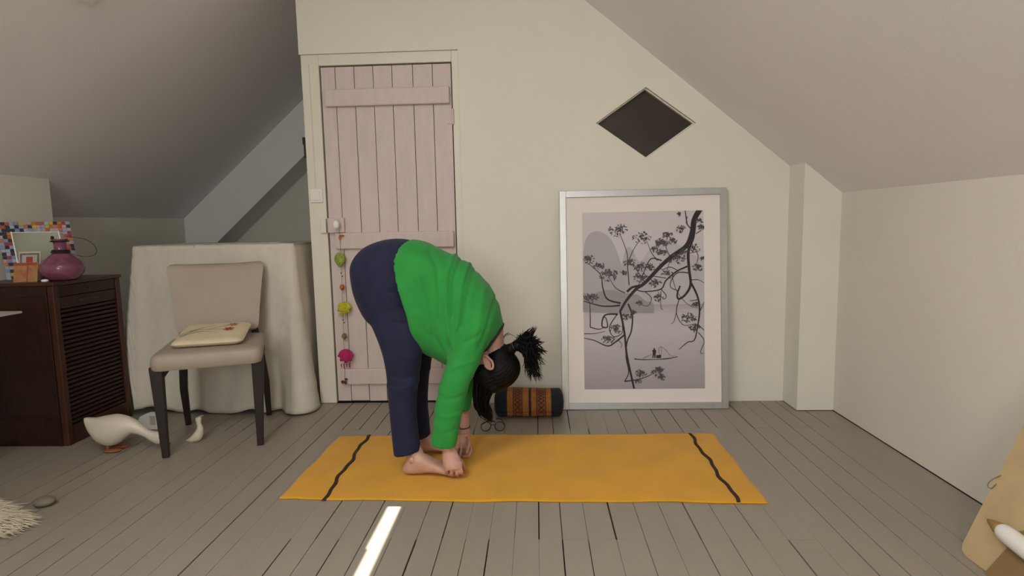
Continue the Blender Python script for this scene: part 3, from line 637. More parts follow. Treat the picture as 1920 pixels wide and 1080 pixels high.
# ------------------------------------------------------------------ draped white sheet over a box
m_sheet = mat('white_linen_sheet', (0.64, 0.60, 0.51), 0.95, 0.04, 5, 0.15, 220)
bx0, bx1, by0, by1, bz = -2.405, -1.425, 3.365, 3.86, 1.012
N_ = 320; per = []
corner = .03
def loop_pts():
    pts = []
    def arc(cx, cy, a0):
        for k_ in range(10):
            t = math.radians(a0 + 90 * k_ / 9); pts.append((cx + corner * math.cos(t), cy + corner * math.sin(t), math.cos(t), math.sin(t)))
    def side(a, b, nx, ny, n):
        for k_ in range(1, n): t = k_ / n; pts.append((a[0] + (b[0] - a[0]) * t, a[1] + (b[1] - a[1]) * t, nx, ny))
    c = corner
    arc(bx0 + c, by0 + c, 180); side((bx0 + c, by0), (bx1 - c, by0), 0, -1, 140); arc(bx1 - c, by0 + c, 270); side((bx1, by0 + c), (bx1, by1 - c), 1, 0, 50); arc(bx1 - c, by1 - c, 0)
    side((bx1 - c, by1), (bx0 + c, by1), 0, 1, 60); arc(bx0 + c, by1 - c, 90); side((bx0, by1 - c), (bx0, by0 + c), -1, 0, 50)
    return pts
lp = loop_pts(); n = len(lp); q = MB(); rings = []
def bump(s, c, w_): return math.exp(-((s - c) / w_) ** 2)
HN = 46
for i in range(HN + 1):
    t = i / HN; rg = []
    for k_, (x, y, nx, ny) in enumerate(lp):
        s = (x - bx0) / (bx1 - bx0)
        front = max(0, -ny)
        fl_ = .012 * t + .02 * t * t
        fold = 0.010 * t * math.sin(s * 17 + 1.0 + 1.5 * t) + .006 * t * math.sin(s * 39 + 3 * t) + .004 * t * math.sin(y * 50 + 2)
        fold += .05 * t ** 1.5 * bump(s, .99, .05) + .045 * t * bump(s, .0, .06)
        fold += .035 * max(0, t - .80) / .2 * (bump(s, .93, .035) + .7 * bump(s, .99, .03)) * front
        fold += .030 * max(0, t - .85) / .15 * bump(s, .55, .12) * front - .018 * bump(s, .86, .03) * t * front
        fold += .012 * t * bump(s, .12, .05) - .010 * t * bump(s, .3, .06)
        out = fl_ + fold + .0022 * math.sin(43 * s + 25 * t) * math.sin(31 * t - 12 * s) + .0016 * math.sin(90 * s - 17 * t + 2) * math.sin(60 * t + 33 * s)
        bot = .004 + .035 * bump(s, .08, .10) * front + .012 * (1 + math.sin(s * 30)) * bump(s, .75, .1) * front + .012 * bump(s, .35, .05) * front + .004 * (1 + math.sin(s * 21 + y * 30))
        if nx < -.5: bot += .40 * bump(y, by0 + .10, .12) + .08
        z = bz + (bot - bz) * t
        xx = x + nx * out + (.075 * t * bump(s, 0, .05) * -0.25 if nx < 0.5 else 0); yy = y + ny * out
        if nx > .5: xx = min(xx, XE - .03 if yy > YW - .05 else 9)
        rg.append((xx, yy, z))
    rings.append(rg)
top = []
for i, (f_, dz) in enumerate(((.0, .004), (.3, .006))):
    top.append([(x + ((bx0 + bx1) / 2 - x) * f_, y + ((by0 + by1) / 2 - y) * f_, bz + dz - .006) for x, y, nx, ny in lp])
rings = top[::-1] + rings[0:]
q.loft(rings, cap=False); q.add(top[1], [tuple(range(n))])
sheet = q.build('draped_sheet', m_sheet, None, smooth=True)
md = sheet.modifiers.new('thick', 'SOLIDIFY'); md.thickness = .003; md.offset = 0
tag(sheet, 'off-white linen sheet draped over a box behind the chair', 'sheet')
# pale folded thing by the goose, under the hem
pf = PZ(283, 806)
fo = thing('paper_box', 'small white curved paper carton tucked under the sheet hem', 'carton', pf)
q = MB(); q.prism([(-.045, 0.001), (.05, 0.001), (.055, .06), (.045, .085), (-.01, .088), (-.045, .075), (-.06, .045)], 'y', 0, .05); q.v = [(x + pf[0] - .015, y + pf[1] - .0, z) for x, y, z in q.v]; q.build('carton_body', m_white, fo, bevel=.004)
MB().box(pf[0] + .0, pf[0] + .03, pf[1] - .002, pf[1] + .001, .03, .08).build('carton_label', mat('pale_label', (.50, .47, .40), .8), fo)

# ------------------------------------------------------------------ tambour cabinet
m_cab = mat('mahogany', (0.026, 0.0088, 0.0058), 0.38, 0.3, 10, 0.08, 30, stretch=(5, 5, 1), spec=0.4)
m_cab2 = mat('mahogany_edge', (0.05, 0.016, 0.0095), 0.35, 0.25, 10, stretch=(5, 5, 1))
CX0, CX1, CY0, CY1, CZ = -2.878, -2.432, 2.812, 3.285, 0.853
cab = thing('tambour_cabinet', 'dark mahogany cabinet with a slatted tambour front against the left wall', 'cabinet', ((CX0 + CX1) / 2, (CY0 + CY1) / 2, 0))
MB().box(CX0 - .0, CX1 + .008, CY0 - .006, CY1 + .006, CZ - .018, CZ).build('top_panel', m_cab2, cab, bevel=.003)
MB().box(CX0, CX1 - .035, CY0, CY0 + .02, .0, CZ - .018).build('side_panel', m_cab, cab)
MB().box(CX0, CX1 - .035, CY1 - .02, CY1, .0, CZ - .018).build('side_panel', m_cab, cab)
for z0_, z1_, x0_, x1_ in ((.78, CZ - .019, CX0, CX1 - .035), (.15, .156, CX0, CX1 - .036), (.156, .78, CX1 - .115, CX1 - .036), (.156, .78, CX0, CX0 + .09), (.02, .15, CX0, CX1 - .036)):
    MB().box(x0_, x1_, CY0 - .005, CY0 - .0003, z0_, z1_).build('side_rail', m_cab, cab, bevel=.0015, seg=1)
for y0_, y1_ in ((CY0, CY0 + .032), (CY1 - .032, CY1)): MB().box(CX1 - .035, CX1, y0_, y1_, 0, CZ - .018).build('corner_post', m_cab2, cab, bevel=.004)
MB().box(CX0, CX0 + .015, CY0 + .02, CY1 - .02, .0, CZ - .018).build('back_panel', m_cab, cab)
dr = MB().box(CX1 - .03, CX1 - .006, CY0 + .033, CY1 - .033, .775, CZ - .020).build('top_rail', m_cab, cab, bevel=.003)
MB().tube([(CX1 - .006, (CY0 + CY1) / 2, .806), (CX1 - .003, (CY0 + CY1) / 2, .806)], .007, 10).build('keyhole', m_black, dr)
hd = MB().box(CX1 - .03, CX1 - .008, CY0 + .033, CY1 - .033, .712, .772).build('lead_slat', m_cab, cab, bevel=.003)
MB().box(CX1 - .0085, CX1 - .002, (CY0 + CY1) / 2 - .07, (CY0 + CY1) / 2 + .07, .735, .752).build('pull', m_black, hd, bevel=.003)
z = .10; sp = (.710 - .10) / 26
for k_ in range(26):
    zz = .10 + k_ * sp; q = MB()
    q.prism([(zz + .002, CX1 - .028), (zz + sp - .002, CX1 - .028), (zz + sp - .002, CX1 - .016), (zz + sp - .006, CX1 - .009), (zz + .006, CX1 - .009), (zz + .002, CX1 - .016)], 'y', CY0 + .033, CY1 - .033)
    q.v = [(b_, y_, a_) for a_, y_, b_ in q.v]; q.build('slat', m_cab, cab)
MB().box(CX1 - .028, CX1 - .004, CY0 + .033, CY1 - .033, .0, .098).build('plinth', m_cab2, cab)
MB().box(CX0 + .02, CX1 - .034, CY0 + .021, CY1 - .021, .02, .03).build('bottom_panel', m_cab, cab)
MB().box(CX1 - .040, CX1 - .033, CY0 + .033, CY1 - .033, .03, .78).build('slat_backing', m_sub, cab)

# ------------------------------------------------------------------ things on the cabinet
ZC = CZ + .0006
# mosaic framed mirror leaning back: local frame from its lower edge
ew = np.array([.28, .19, 0]); ew /= np.linalg.norm(ew); up_ = np.array([-.24, .12, 1.0]); up_ -= ew * (up_ @ ew) * .15; up_ /= np.linalg.norm(up_); nn_ = np.cross(ew, up_); nn_ /= np.linalg.norm(nn_)
MW, MH = .315, .315
o0 = PY(14, 527, 2.95); o0[2] = ZC + .004
mm_ = thing('mosaic_mirror', 'small mirror in a multicoloured mosaic tile frame standing on the cabinet', 'mirror', o0)
def L3(u, v, w_): return tuple(o0 + ew * u + up_ * v + nn_ * w_)
def lbox(q, u0, u1, v0, v1, w0, w1):
    t = MB().box(u0, u1, v0, v1, w0, w1); q.add([L3(*p) for p in t.v], t.f); return q
FWD = .060
lbox(MB(), 0, MW, 0, MH, -.010, -.002).build('backboard', m_white, mm_)
lbox(MB(), FWD, MW - FWD, .06, MH - FWD, -.0018, .0004).build('mirror_glass', mat('darkened_mirror', (.055, .055, .042), .2, 0, metal=1.0), mm_)  # near-black metal: a dark reflection put into the glass colour
for a in ((FWD - .006, FWD, .054, MH - FWD + .006), (MW - FWD, MW - FWD + .006, .054, MH - FWD + .006)): lbox(MB(), *a, -.0018, .004).build('inner_edge', m_white, mm_)
pal = [(.20, .25, .42), (.28, .33, .47), (.38, .42, .50), (.02, .02, .05), (.015, .015, .02), (.02, .02, .05), (.015, .015, .03), (.30, .03, .05), (.42, .08, .04), (.50, .40, .03), (.48, .16, .03), (.42, .30, .32), (.25, .30, .44), (.34, .38, .48)]
mts = [mat('tile_%d' % i, c, .5, .1, 30, spec=.3) for i, c in enumerate(pal)]
nx_, nz_ = 17, 17; tw, thh = MW / nx_, MH / nz_
tile_meshes = []
for i in range(nx_):
    for j in range(nz_):
        u, v = (i + .5) * tw, (j + .5) * thh
        if FWD - .008 < u < MW - FWD + .008 and .052 < v < MH - FWD + .008: continue
        lbox(MB(), u - tw * .46, u + tw * .46, v - thh * .46, v + thh * .46, -.0018, .003).build('tile', random.choice(mts), mm_)
def card(name, label, px, Yb, tilt, mcol, m2, wdt, hgt, deco):
    p = PY(px[0], px[1], Yb); p[2] = ZC; e1 = np.array([1.0, .25, 0]); e1 /= np.linalg.norm(e1); u1 = np.array([0, tilt, 1.0]); u1 /= np.linalg.norm(u1); n1 = np.cross(e1, u1)
    t = thing(name, label, 'card', p)
    def bb(a, b, c, d, w0, w1, nm, mt):
        z = MB().box(a, b, c, d, w0, w1); z.v = [tuple(p + e1 * q_[0] + u1 * q_[1] + n1 * q_[2]) for q_ in z.v]; return z.build(nm, mt, t)
    bb(0, wdt, 0, hgt, -.001, 0, 'card_sheet', mcol)
    for k_, (a, b, c, d, mt) in enumerate(deco): bb(a * wdt, b * wdt, c * hgt, d * hgt, .0001, .0004 + .0002 * k_, 'card_print', mt)
m_or = mat('orange_card_print', (.34, .10, .035), .6, .5, 35, col2=(.42, .24, .10)); m_cr = mat('cream_card', (.55, .47, .38), .6); m_gr = mat('grey_card_print', (.16, .14, .13), .6, .4, 40); m_rd = mat('red_card_print', (.35, .05, .03), .6, .3, 40)
card('picture_card', 'white bordered picture card with a grey print leaning on the mosaic mirror', (34, 524), 2.90, .14, m_cr, None, .10, .155, [(.06, .94, .5, .94, m_gr), (.15, .85, .55, .88, mat('pale_card_print', (.45, .42, .40), .6)), (.35, .65, .5, .82, m_rd)])
card('orange_card', 'orange patterned greeting card standing before the white bordered card', (24, 527), 2.845, .20, m_or, None, .108, .100, [(.02, .98, .86, .98, m_rd), (.55, .60, .0, .85, m_rd)])
p = PY(84, 524, 2.845); p[2] = ZC
q = MB(); q.lathe([(.001, .0005), (.014, .001), (.017, .006), (.014, .012), (.001, .014)], p, 20); tag(q.build('pebble', m_porc, None, smooth=True), 'small round white pebble beside the purple vase on the cabinet', 'pebble')
# vase
pv = PY(119, 522, 2.95); pv[2] = ZC; m_vase = mat('purple_glass', (.30, .10, .17), .08, .25, 25, trans=.35, coat=.4, ior=1.3)
va = thing('glass_vase', 'squat purple glass vase with a narrow neck bound in wire on the cabinet', 'vase', pv)
prof = [(.001, .001), (.060, .001), (.072, .006), (.094, .026), (.102, .042), (.098, .058), (.080, .075), (.052, .092), (.036, .102), (.030, .108), (.028, .118), (.028, .138), (.034, .150), (.038, .156), (.035, .156), (.031, .149), (.024, .138), (.024, .116), (.030, .104), (.074, .072), (.092, .045), (.080, .016), (.001, .008)]
pr = np.array(prof) * (0.97, 1.38)
q = MB().lathe([tuple(x) for x in pr], pv, 44); q.build('vase_body', m_vase, va, smooth=True)
def torus(q, c, R_, r_, n_=28): q.tube([(c[0] + R_ * math.cos(t), c[1] + R_ * math.sin(t), c[2]) for t in np.linspace(0, 2 * np.pi, n_)], r_, 8, False)
for zz, R_, r_ in ((.146, .038, .005), (.155, .035, .004), (.203, .038, .004)):
    q = MB(); torus(q, pv + np.array([0, 0, zz]), R_, r_); q.build('wire_binding', mat('dark_wire', (.035, .022, .02), .5, .2, metal=.5), va, smooth=True)
q = MB(); wp = [PY(x, y, pv[1]) for x, y in ((124, 443), (140, 445), (160, 449), (174, 457), (181, 468), (178, 477), (165, 481), (150, 480), (136, 477), (128, 472))]
q.tube(catmull(wp, 5), .0013, 6); q.build('wire_handle', MATS['dark_wire'], va, smooth=True)
q = MB(); ellip(q, PY(98, 446, pv[1]), .008, .008, .010); q.build('wire_knot', MATS['dark_wire'], va, smooth=True)
# ------------------------------------------------------------------ desk edge at the left wall
tz = .755; tip = PZ(42, 583, tz)
dk = thing('desk', 'pale topped desk along the left wall in front of the mahogany cabinet', 'desk', (-2.6, 1.9, 0))
MB().box(XA + .001, tip[0], 1.0, tip[1], tz - .010, tz).build('desk_top', mat('pale_desk_top', (.42, .40, .34), .4, .05), dk, bevel=.002, seg=1)
for x_ in (-2.84, -2.60):
    for y_ in (1.06, tip[1] - .12): MB().box(x_, x_ + .04, y_, y_ + .04, 0.0, tz - .0105).build('leg', m_dkwood, dk)
MB().box(-2.83, -2.58, 1.07, tip[1] - .1, tz - .06, tz - .0105).build('apron', m_dkwood, dk)
# ------------------------------------------------------------------ goose and duckling figures
m_goose = mat('cream_ceramic', (.62, .57, .46), .4, .08, 12, .05, 40, coat=.2)
def ring2(pa, pb, yc, hy, n=20): return ring(pa, pb, yc, hy, n, 2.0)
gy = 2.745
go = thing('goose_figure', 'large cream ceramic goose figure stretching its neck low beside the chair leg', 'figurine', PZ(206, 850))
q = MB(); secs = [((158, 783.5), (159, 787), .006), ((164, 782.5), (163, 797), .02), ((178, 783), (172, 813), .036), ((198, 779), (187, 828.5), .052), ((216, 776.5), (205, 835), .058), ((232, 779), (222, 832), .054), ((244, 783), (238, 820), .042), ((256, 789), (248, 813), .030), ((268, 798), (259, 814), .023), ((279, 806), (270, 818), .020), ((290, 809), (281, 825), .021), ((299, 811), (292, 831), .019), ((305, 817), (300, 833), .013)]
q.loft(catmull(np.array([ring2(a, b, gy, hy) for a, b, hy in secs]), 5)); q.build('goose_body', m_goose, go, smooth=True)
q = MB(); q.loft(catmull(np.array([ring2(a, b, gy, hy, 14) for a, b, hy in (((303, 818), (299, 832), .011), ((312, 824), (308, 834), .009), ((320, 830), (318, 836), .005))]), 4)); q.build('beak', mat('ochre_ceramic', (.36, .16, .05), .5), go, smooth=True)
for s in (-1, 1): q = MB(); ellip(q, PY(298.5, 820.5, gy + s * .0185), .003, .002, .003); q.build('eye', m_black, go, smooth=True)
q = MB()
for s in (-1, 1):
    c = PZ(207, 847) + np.array([0, s * .028 + .025, 0]); ellip(q, c + np.array([.012, 0, .009]), .045, .024, .0085); q.tube([c + np.array([-.01, 0, .008]), c + np.array([-.008, 0, .05])], .008, 10)
q.build('feet', mat('terracotta_glaze', (.30, .10, .04), .5, .15), go, smooth=True)
dy = 2.875; du = thing('duckling_figure', 'tiny white ceramic duckling figure looking up between the chair legs', 'figurine', PZ(360, 829))
def dp(x, y): return (140 + x / 7.385, 740 + y / 7.385)
secs = [((1675, 320), (1735, 285), .003), ((1672, 335), (1755, 305), .010), ((1680, 365), (1752, 350), .011), ((1690, 400), (1752, 395), .010), ((1698, 440), (1772, 440), .012), ((1680, 490), (1782, 495), .017), ((1640, 545), (1775, 565), .021), ((1590, 595), (1745, 625), .019), ((1545, 625), (1690, 655), .012), ((1535, 635), (1640, 655), .004)]
q = MB(); q.loft(catmull(np.array([ring2(dp(*a), dp(*b), dy, hy, 16) for a, b, hy in secs]), 4)); q.build('duckling_body', m_goose, du, smooth=True)
q = MB(); q.loft(catmull(np.array([ring2(dp(*a), dp(*b), dy, hy, 12) for a, b, hy in (((1735, 330), (1725, 290), .007), ((1765, 310), (1755, 280), .005), ((1788, 296), (1782, 278), .003))]), 3)); q.build('beak', mat('olive_ceramic', (.22, .20, .12), .5), du, smooth=True)
for s in (-1, 1): q = MB(); ellip(q, PY(*dp(1705, 312), dy + s * .0105), .002, .0015, .002); q.build('eye', m_black, du, smooth=True)
q = MB(); c = PZ(365, 829) + np.array([0, .006, 0])
for s in (-1, 1): ellip(q, c + np.array([.008, s * .009, .004]), .014, .008, .0036)
q.build('feet', MATS['olive_ceramic'], du, smooth=True)
# ------------------------------------------------------------------ framed print leaning against the wall
m_alu = mat('brushed_aluminium', (.56, .57, .57), .38, .04, 20, metal=.75)
PB = np.array([.138, 3.352, .001]); pu = np.array([1.0, 0, 0]); PWd, PHt = .968, 1.286
lean = 0.088; pvv = np.array([0, lean, 1.0]); pvv /= np.linalg.norm(pvv); pn = np.cross(pu, pvv)      # pn points to the room
pn = -pn if pn[1] > 0 else pn
pic = thing('framed_print', 'large silver framed print of dark branches over a misty lake leaning on the wall', 'picture', PB + pu * PWd / 2)
def F3(u, v, w_): return tuple(PB + pu * u + pvv * v + pn * w_)
def fbox(name, u0, u1, v0, v1, w0, w1, m, par, bev=0):
    t = MB().box(u0, u1, v0, v1, w0, w1); t.v = [F3(*p) for p in t.v]; return t.build(name, m, par, bevel=bev, seg=1)
FB = .039
frm = fbox('frame_bar', 0, FB, 0, PHt, -.022, .010, m_alu, pic, .002)
for a in ((PWd - FB, PWd, 0, PHt), (FB, PWd - FB, 0, FB), (FB, PWd - FB, PHt - FB, PHt)): fbox('frame_bar', *a, -.022, .010, m_alu, pic, .002)
fbox('backing', FB * .5, PWd - FB * .5, FB * .5, PHt - FB * .5, -.020, -.004, m_white, pic)
fbox('mount', FB, PWd - FB, FB, PHt - FB, -.0038, .0, mat('warm_white_mount', (.80, .75, .71), .8, .01), pic)
# the print, traced in its own rectangle: (x,y) of a 884x1080 working sketch mapped to the sheet
TL, TR, BR, BL = np.array([143., 137]), np.array([716., 130]), np.array([722., 948]), np.array([152., 948])
A0_, A1_, B0_, B1_ = .133, .835, .118, 1.158       # sheet in the frame: u0,u1,v0,v1
def art(x, y):
    t = (y - 134) / (948 - 134); xl = TL[0] + (BL[0] - TL[0]) * t; xr = TR[0] + (BR[0] - TR[0]) * t
    return A0_ + (A1_ - A0_) * (x - xl) / (xr - xl), B1_ + (B0_ - B1_) * t
pm = bpy.data.materials.new('misty_lake_print'); pm.use_nodes = True; nt = pm.node_tree; N = nt.nodes; Lk = nt.links
tc = N.new('ShaderNodeTexCoord'); sx = N.new('ShaderNodeSeparateXYZ'); rp = N.new('ShaderNodeValToRGB'); nz = N.new('ShaderNodeTexNoise'); mpp = N.new('ShaderNodeMapping'); mpp.inputs['Scale'].default_value = (2, 2, 22); nz.inputs['Scale'].default_value = 4
Lk.new(tc.outputs['Generated'], sx.inputs[0]); Lk.new(tc.outputs['Generated'], mpp.inputs[0]); Lk.new(mpp.outputs[0], nz.inputs[0])
ad = N.new('ShaderNodeMath'); ad.operation = 'MULTIPLY_ADD'; ad.inputs[1].default_value = .05; Lk.new(nz.outputs['Fac'], ad.inputs[0]); Lk.new(sx.outputs['Z'], ad.inputs[2]); Lk.new(ad.outputs[0], rp.inputs[0])
cr = rp.color_ramp; cr.elements[0].position = 0; cr.elements[0].color = (.34, .31, .33, 1); cr.elements[1].position = 1; cr.elements[1].color = (.60, .555, .575, 1)
for pos, g in ((.2, .43), (.36, .52), (.45, .50), (.50, .38), (.60, .46), (.78, .57)): e_ = cr.elements.new(pos); e_.color = (g * 1.02, g * .95, g, 1)
Lk.new(rp.outputs[0], N['Principled BSDF'].inputs['Base Color']); N['Principled BSDF'].inputs['Roughness'].default_value = .55
sheet_ = fbox('print_sheet', A0_, A1_, B0_, B1_, .0002, .0007, pm, pic)
LV = [.0009]
def layer(): LV[0] += .00012; return LV[0]
def cl(x, y): return (min(max(x, 146), 719), min(max(y, 134), 946))
def poly(q, pts, w_): q.add([F3(*art(*cl(*p)), w_) for p in pts], [tuple(range(len(pts)))])
def printed(name, m, fill):
    q = MB(); fill(q); return q.build(name, m, sheet_, fix=False)
g = lambda nm, v: mat(nm, (v * 1.01, v * .95, v), .55, .03, 6)
w1 = layer(); printed('mountain_print', g('far_hill_grey', .49), lambda q: poly(q, list(map(tuple, catmull([(420, 372), (440, 335), (470, 300), (510, 278), (560, 272), (600, 290), (650, 330), (719, 352)], 4))) + [(719, 560), (420, 560)], w1))
w2 = layer(); printed('mountain_print', g('mid_hill_grey', .45), lambda q: poly(q, list(map(tuple, catmull([(322, 400), (338, 345), (352, 305), (366, 295), (386, 312), (402, 350), (425, 365), (450, 345)], 4))) + [(480, 560), (322, 560)], w2))
w3 = layer(); printed('mountain_print', g('near_hill_grey', .42), lambda q: poly(q, list(map(tuple, catmull([(146, 330), (156, 270), (172, 238), (205, 220), (245, 228), (280, 258), (302, 300), (320, 350), (338, 420), (352, 500)], 4))) + [(360, 570), (146, 570)], w3))
w4 = layer(); printed('shore_print', g('shore_grey', .31), lambda q: poly(q, list(map(tuple, catmull([(146, 500), (190, 508), (230, 496), (290, 490), (330, 505), (400, 512), (440, 540), (480, 556), (482, 596)], 4))) + [(482, 600), (300, 598), (146, 590)], w4))
m_ink = mat('dark_branch_ink', (.018, .015, .017), .5, .1); m_leaf = mat('grey_leaf_ink', (.06, .055, .06), .5, .2)
def stroke(q, pts, w0, w1_, wz):
    p = catmull(np.array(pts, float), 6); t = np.gradient(p, axis=0); n_ = np.stack([-t[:, 1], t[:, 0]], 1); n_ /= np.linalg.norm(n_, axis=1)[:, None] + 1e-9
    ww = np.linspace(w0, w1_, len(p))[:, None] / 2; a, b = p - n_ * ww, p + n_ * ww
    v = []
    for i in range(len(p)): v += [F3(*art(*cl(*a[i])), wz), F3(*art(*cl(*b[i])), wz)]
    q.add(v, [(2 * i, 2 * i + 1, 2 * i + 3, 2 * i + 2) for i in range(len(p) - 1)])
main = [([(700, 128), (672, 178), (662, 235), (635, 295), (565, 343), (512, 388), (440, 460), (398, 488), (352, 540), (322, 590)], 26, 11), ([(322, 588), (334, 640), (344, 700), (352, 780), (366, 850), (388, 948)], 10, 9), ([(676, 180), (667, 255), (645, 320), (648, 400), (655, 470), (632, 515), (600, 536), (592, 515), (606, 476)], 16, 7),
        ([(658, 465), (688, 528), (697, 590), (688, 660), (672, 725), (640, 735), (600, 768)], 10, 3), ([(360, 555), (380, 610), (375, 680), (355, 730), (350, 800), (362, 870), (342, 912)], 8, 4), ([(325, 552), (262, 532), (240, 478), (230, 420), (178, 372)], 9, 3), ([(322, 562), (240, 564), (150, 540)], 8, 4), ([(312, 602), (250, 606), (236, 655), (262, 660), (255, 620), (240, 615)], 8, 4), ([(345, 695), (300, 730), (262, 748), (200, 722), (150, 710)], 8, 3),
        ([(355, 500), (380, 480), (420, 470), (450, 450)], 12, 8), ([(310, 600), (272, 660), (290, 705), (330, 690), (332, 650)], 5, 3), ([(342, 912), (400, 905), (450, 890), (490, 870)], 6, 2), ([(640, 388), (590, 410), (540, 450), (515, 490), (440, 500), (400, 492)], 8, 4)]
twig = [([(365, 470), (358, 380), (355, 320), (320, 230)], 5, 2.5), ([(358, 370), (385, 310), (412, 270)], 4, 2), ([(520, 360), (470, 350), (440, 400), (410, 470)], 6, 3), ([(500, 360), (470, 320), (450, 270)], 4, 2), ([(560, 345), (540, 300), (545, 255)], 4, 2), ([(640, 200), (632, 150), (630, 130)], 5, 4), ([(655, 215), (636, 190), (640, 160)], 5, 3), ([(655, 420), (600, 415), (570, 440), (560, 480), (600, 500)], 5, 3), ([(650, 450), (690, 450), (718, 465)], 4, 2), ([(700, 590), (719, 550)], 4, 2),
        ([(690, 655), (719, 682)], 5, 3), ([(690, 690), (718, 730), (700, 780), (716, 788)], 4, 2), ([(600, 540), (588, 600), (620, 655), (680, 650)], 4, 2), ([(588, 600), (575, 640), (560, 650)], 3, 1.5), ([(515, 490), (540, 520), (528, 535), (500, 500)], 4, 2), ([(440, 500), (470, 530), (455, 565), (420, 560)], 4, 2), ([(515, 500), (515, 570), (525, 585)], 3, 2), ([(180, 660), (180, 600), (178, 540)], 5, 3), ([(180, 660), (220, 670), (250, 660)], 5, 3), ([(150, 690), (200, 690), (250, 680)], 4, 2), ([(310, 720), (330, 740), (325, 758)], 3, 2),
        ([(540, 440), (470, 430), (430, 440)], 4, 2), ([(600, 410), (560, 390), (520, 400), (510, 370)], 4, 2), ([(640, 330), (690, 320), (700, 310)], 3, 2), ([(668, 300), (690, 340), (680, 380), (660, 390)], 3, 2), ([(680, 240), (705, 225)], 4, 3), ([(440, 460), (400, 400), (370, 370)], 4, 2), ([(345, 505), (300, 480), (270, 430)], 5, 2), ([(690, 540), (660, 545), (650, 545)], 4, 2), ([(570, 440), (590, 500), (640, 560), (690, 580)], 3, 1.5), ([(600, 330), (560, 360), (540, 420)], 3, 2)]
wz = layer()
for i, (p_, a_, b_) in enumerate(main): printed('branch_print', m_ink, lambda q: stroke(q, p_, a_, b_, wz + .00004 * i))
LV[0] += .0007; wz2 = layer()
for i, (p_, a_, b_) in enumerate(twig): printed('twig_print', m_ink, lambda q: stroke(q, p_, a_, b_, wz2 + .00001 * i))
LV[0] += .0004; wz3 = layer()
clus = [(315, 212, 46, 30), (425, 248, 44, 26), (515, 275, 34, 30), (545, 240, 24, 20), (175, 345, 30, 28), (222, 375, 26, 20), (268, 415, 46, 42), (370, 362, 30, 18), (415, 382, 36, 24), (340, 410, 16, 10), (518, 318, 24, 18), (590, 345, 44, 28), (570, 270, 24, 14), (612, 215, 26, 14), (705, 208, 16, 14), (695, 180, 18, 12), (600, 148, 12, 8), (690, 388, 26, 18), (490, 460, 34, 22), (420, 430, 34, 22), (185, 520, 36, 30), (300, 665, 34, 24), (355, 610, 26, 18), (385, 592, 16, 12), (645, 620, 38, 24), (675, 665, 28, 20), (265, 715, 32, 22), (505, 525, 28, 14), (670, 300, 30, 14), (465, 385, 26, 16), (420, 870, 28, 22), (500, 862, 34, 26), (520, 890, 22, 16), (405, 908, 18, 12), (410, 550, 20, 10), (680, 560, 20, 12), (712, 350, 10, 8), (545, 420, 30, 14), (620, 320, 26, 16), (482, 305, 18, 12)]
def leaves(q):
    for cx, cy, rr_, n in clus:
        for k_ in range(int(n * 1.9)):
            a = RNG.uniform(0, 2 * np.pi); r_ = rr_ * RNG.uniform(.1, 1); x, y = cx + r_ * math.cos(a), cy + r_ * .62 * math.sin(a) + .15 * abs(r_); b = RNG.uniform(0, 2 * np.pi); l_, s_ = RNG.uniform(5, 10), RNG.uniform(1.8, 3.4)
            dx, dy = math.cos(b), math.sin(b); poly(q, [(x - dx * l_, y - dy * l_), (x - dy * s_, y + dx * s_), (x + dx * l_, y + dy * l_), (x + dy * s_, y - dx * s_)], wz3 + .000002 * (k_ % 20))
tag(printed('leaf_print', m_leaf, leaves), kind='stuff')
def boat(q):
    poly(q, list(map(tuple, catmull([(388, 806), (430, 811), (500, 810), (560, 805), (594, 799)], 4))) + [(592, 803), (540, 812), (430, 815), (390, 811)], wz3)
    poly(q, [(474, 805), (476, 780), (473, 770), (479, 768), (481, 760), (486, 760), (487, 768), (493, 771), (490, 785), (489, 806), (484, 806), (482, 790), (479, 806)], wz3 + .0001)
    poly(q, [(493, 806), (492, 793), (516, 791), (515, 806)], wz3 + .0001)
    stroke(q, [(430, 808), (450, 797), (470, 790)], 2, 1.5, wz3 + .0001); stroke(q, [(508, 792), (504, 765), (515, 754), (540, 772), (560, 795), (580, 798)], 1.6, 1.2, wz3 + .0001); stroke(q, [(515, 754), (518, 790)], 1.2, 1, wz3 + .0001)
printed('boat_print', m_ink, boat)
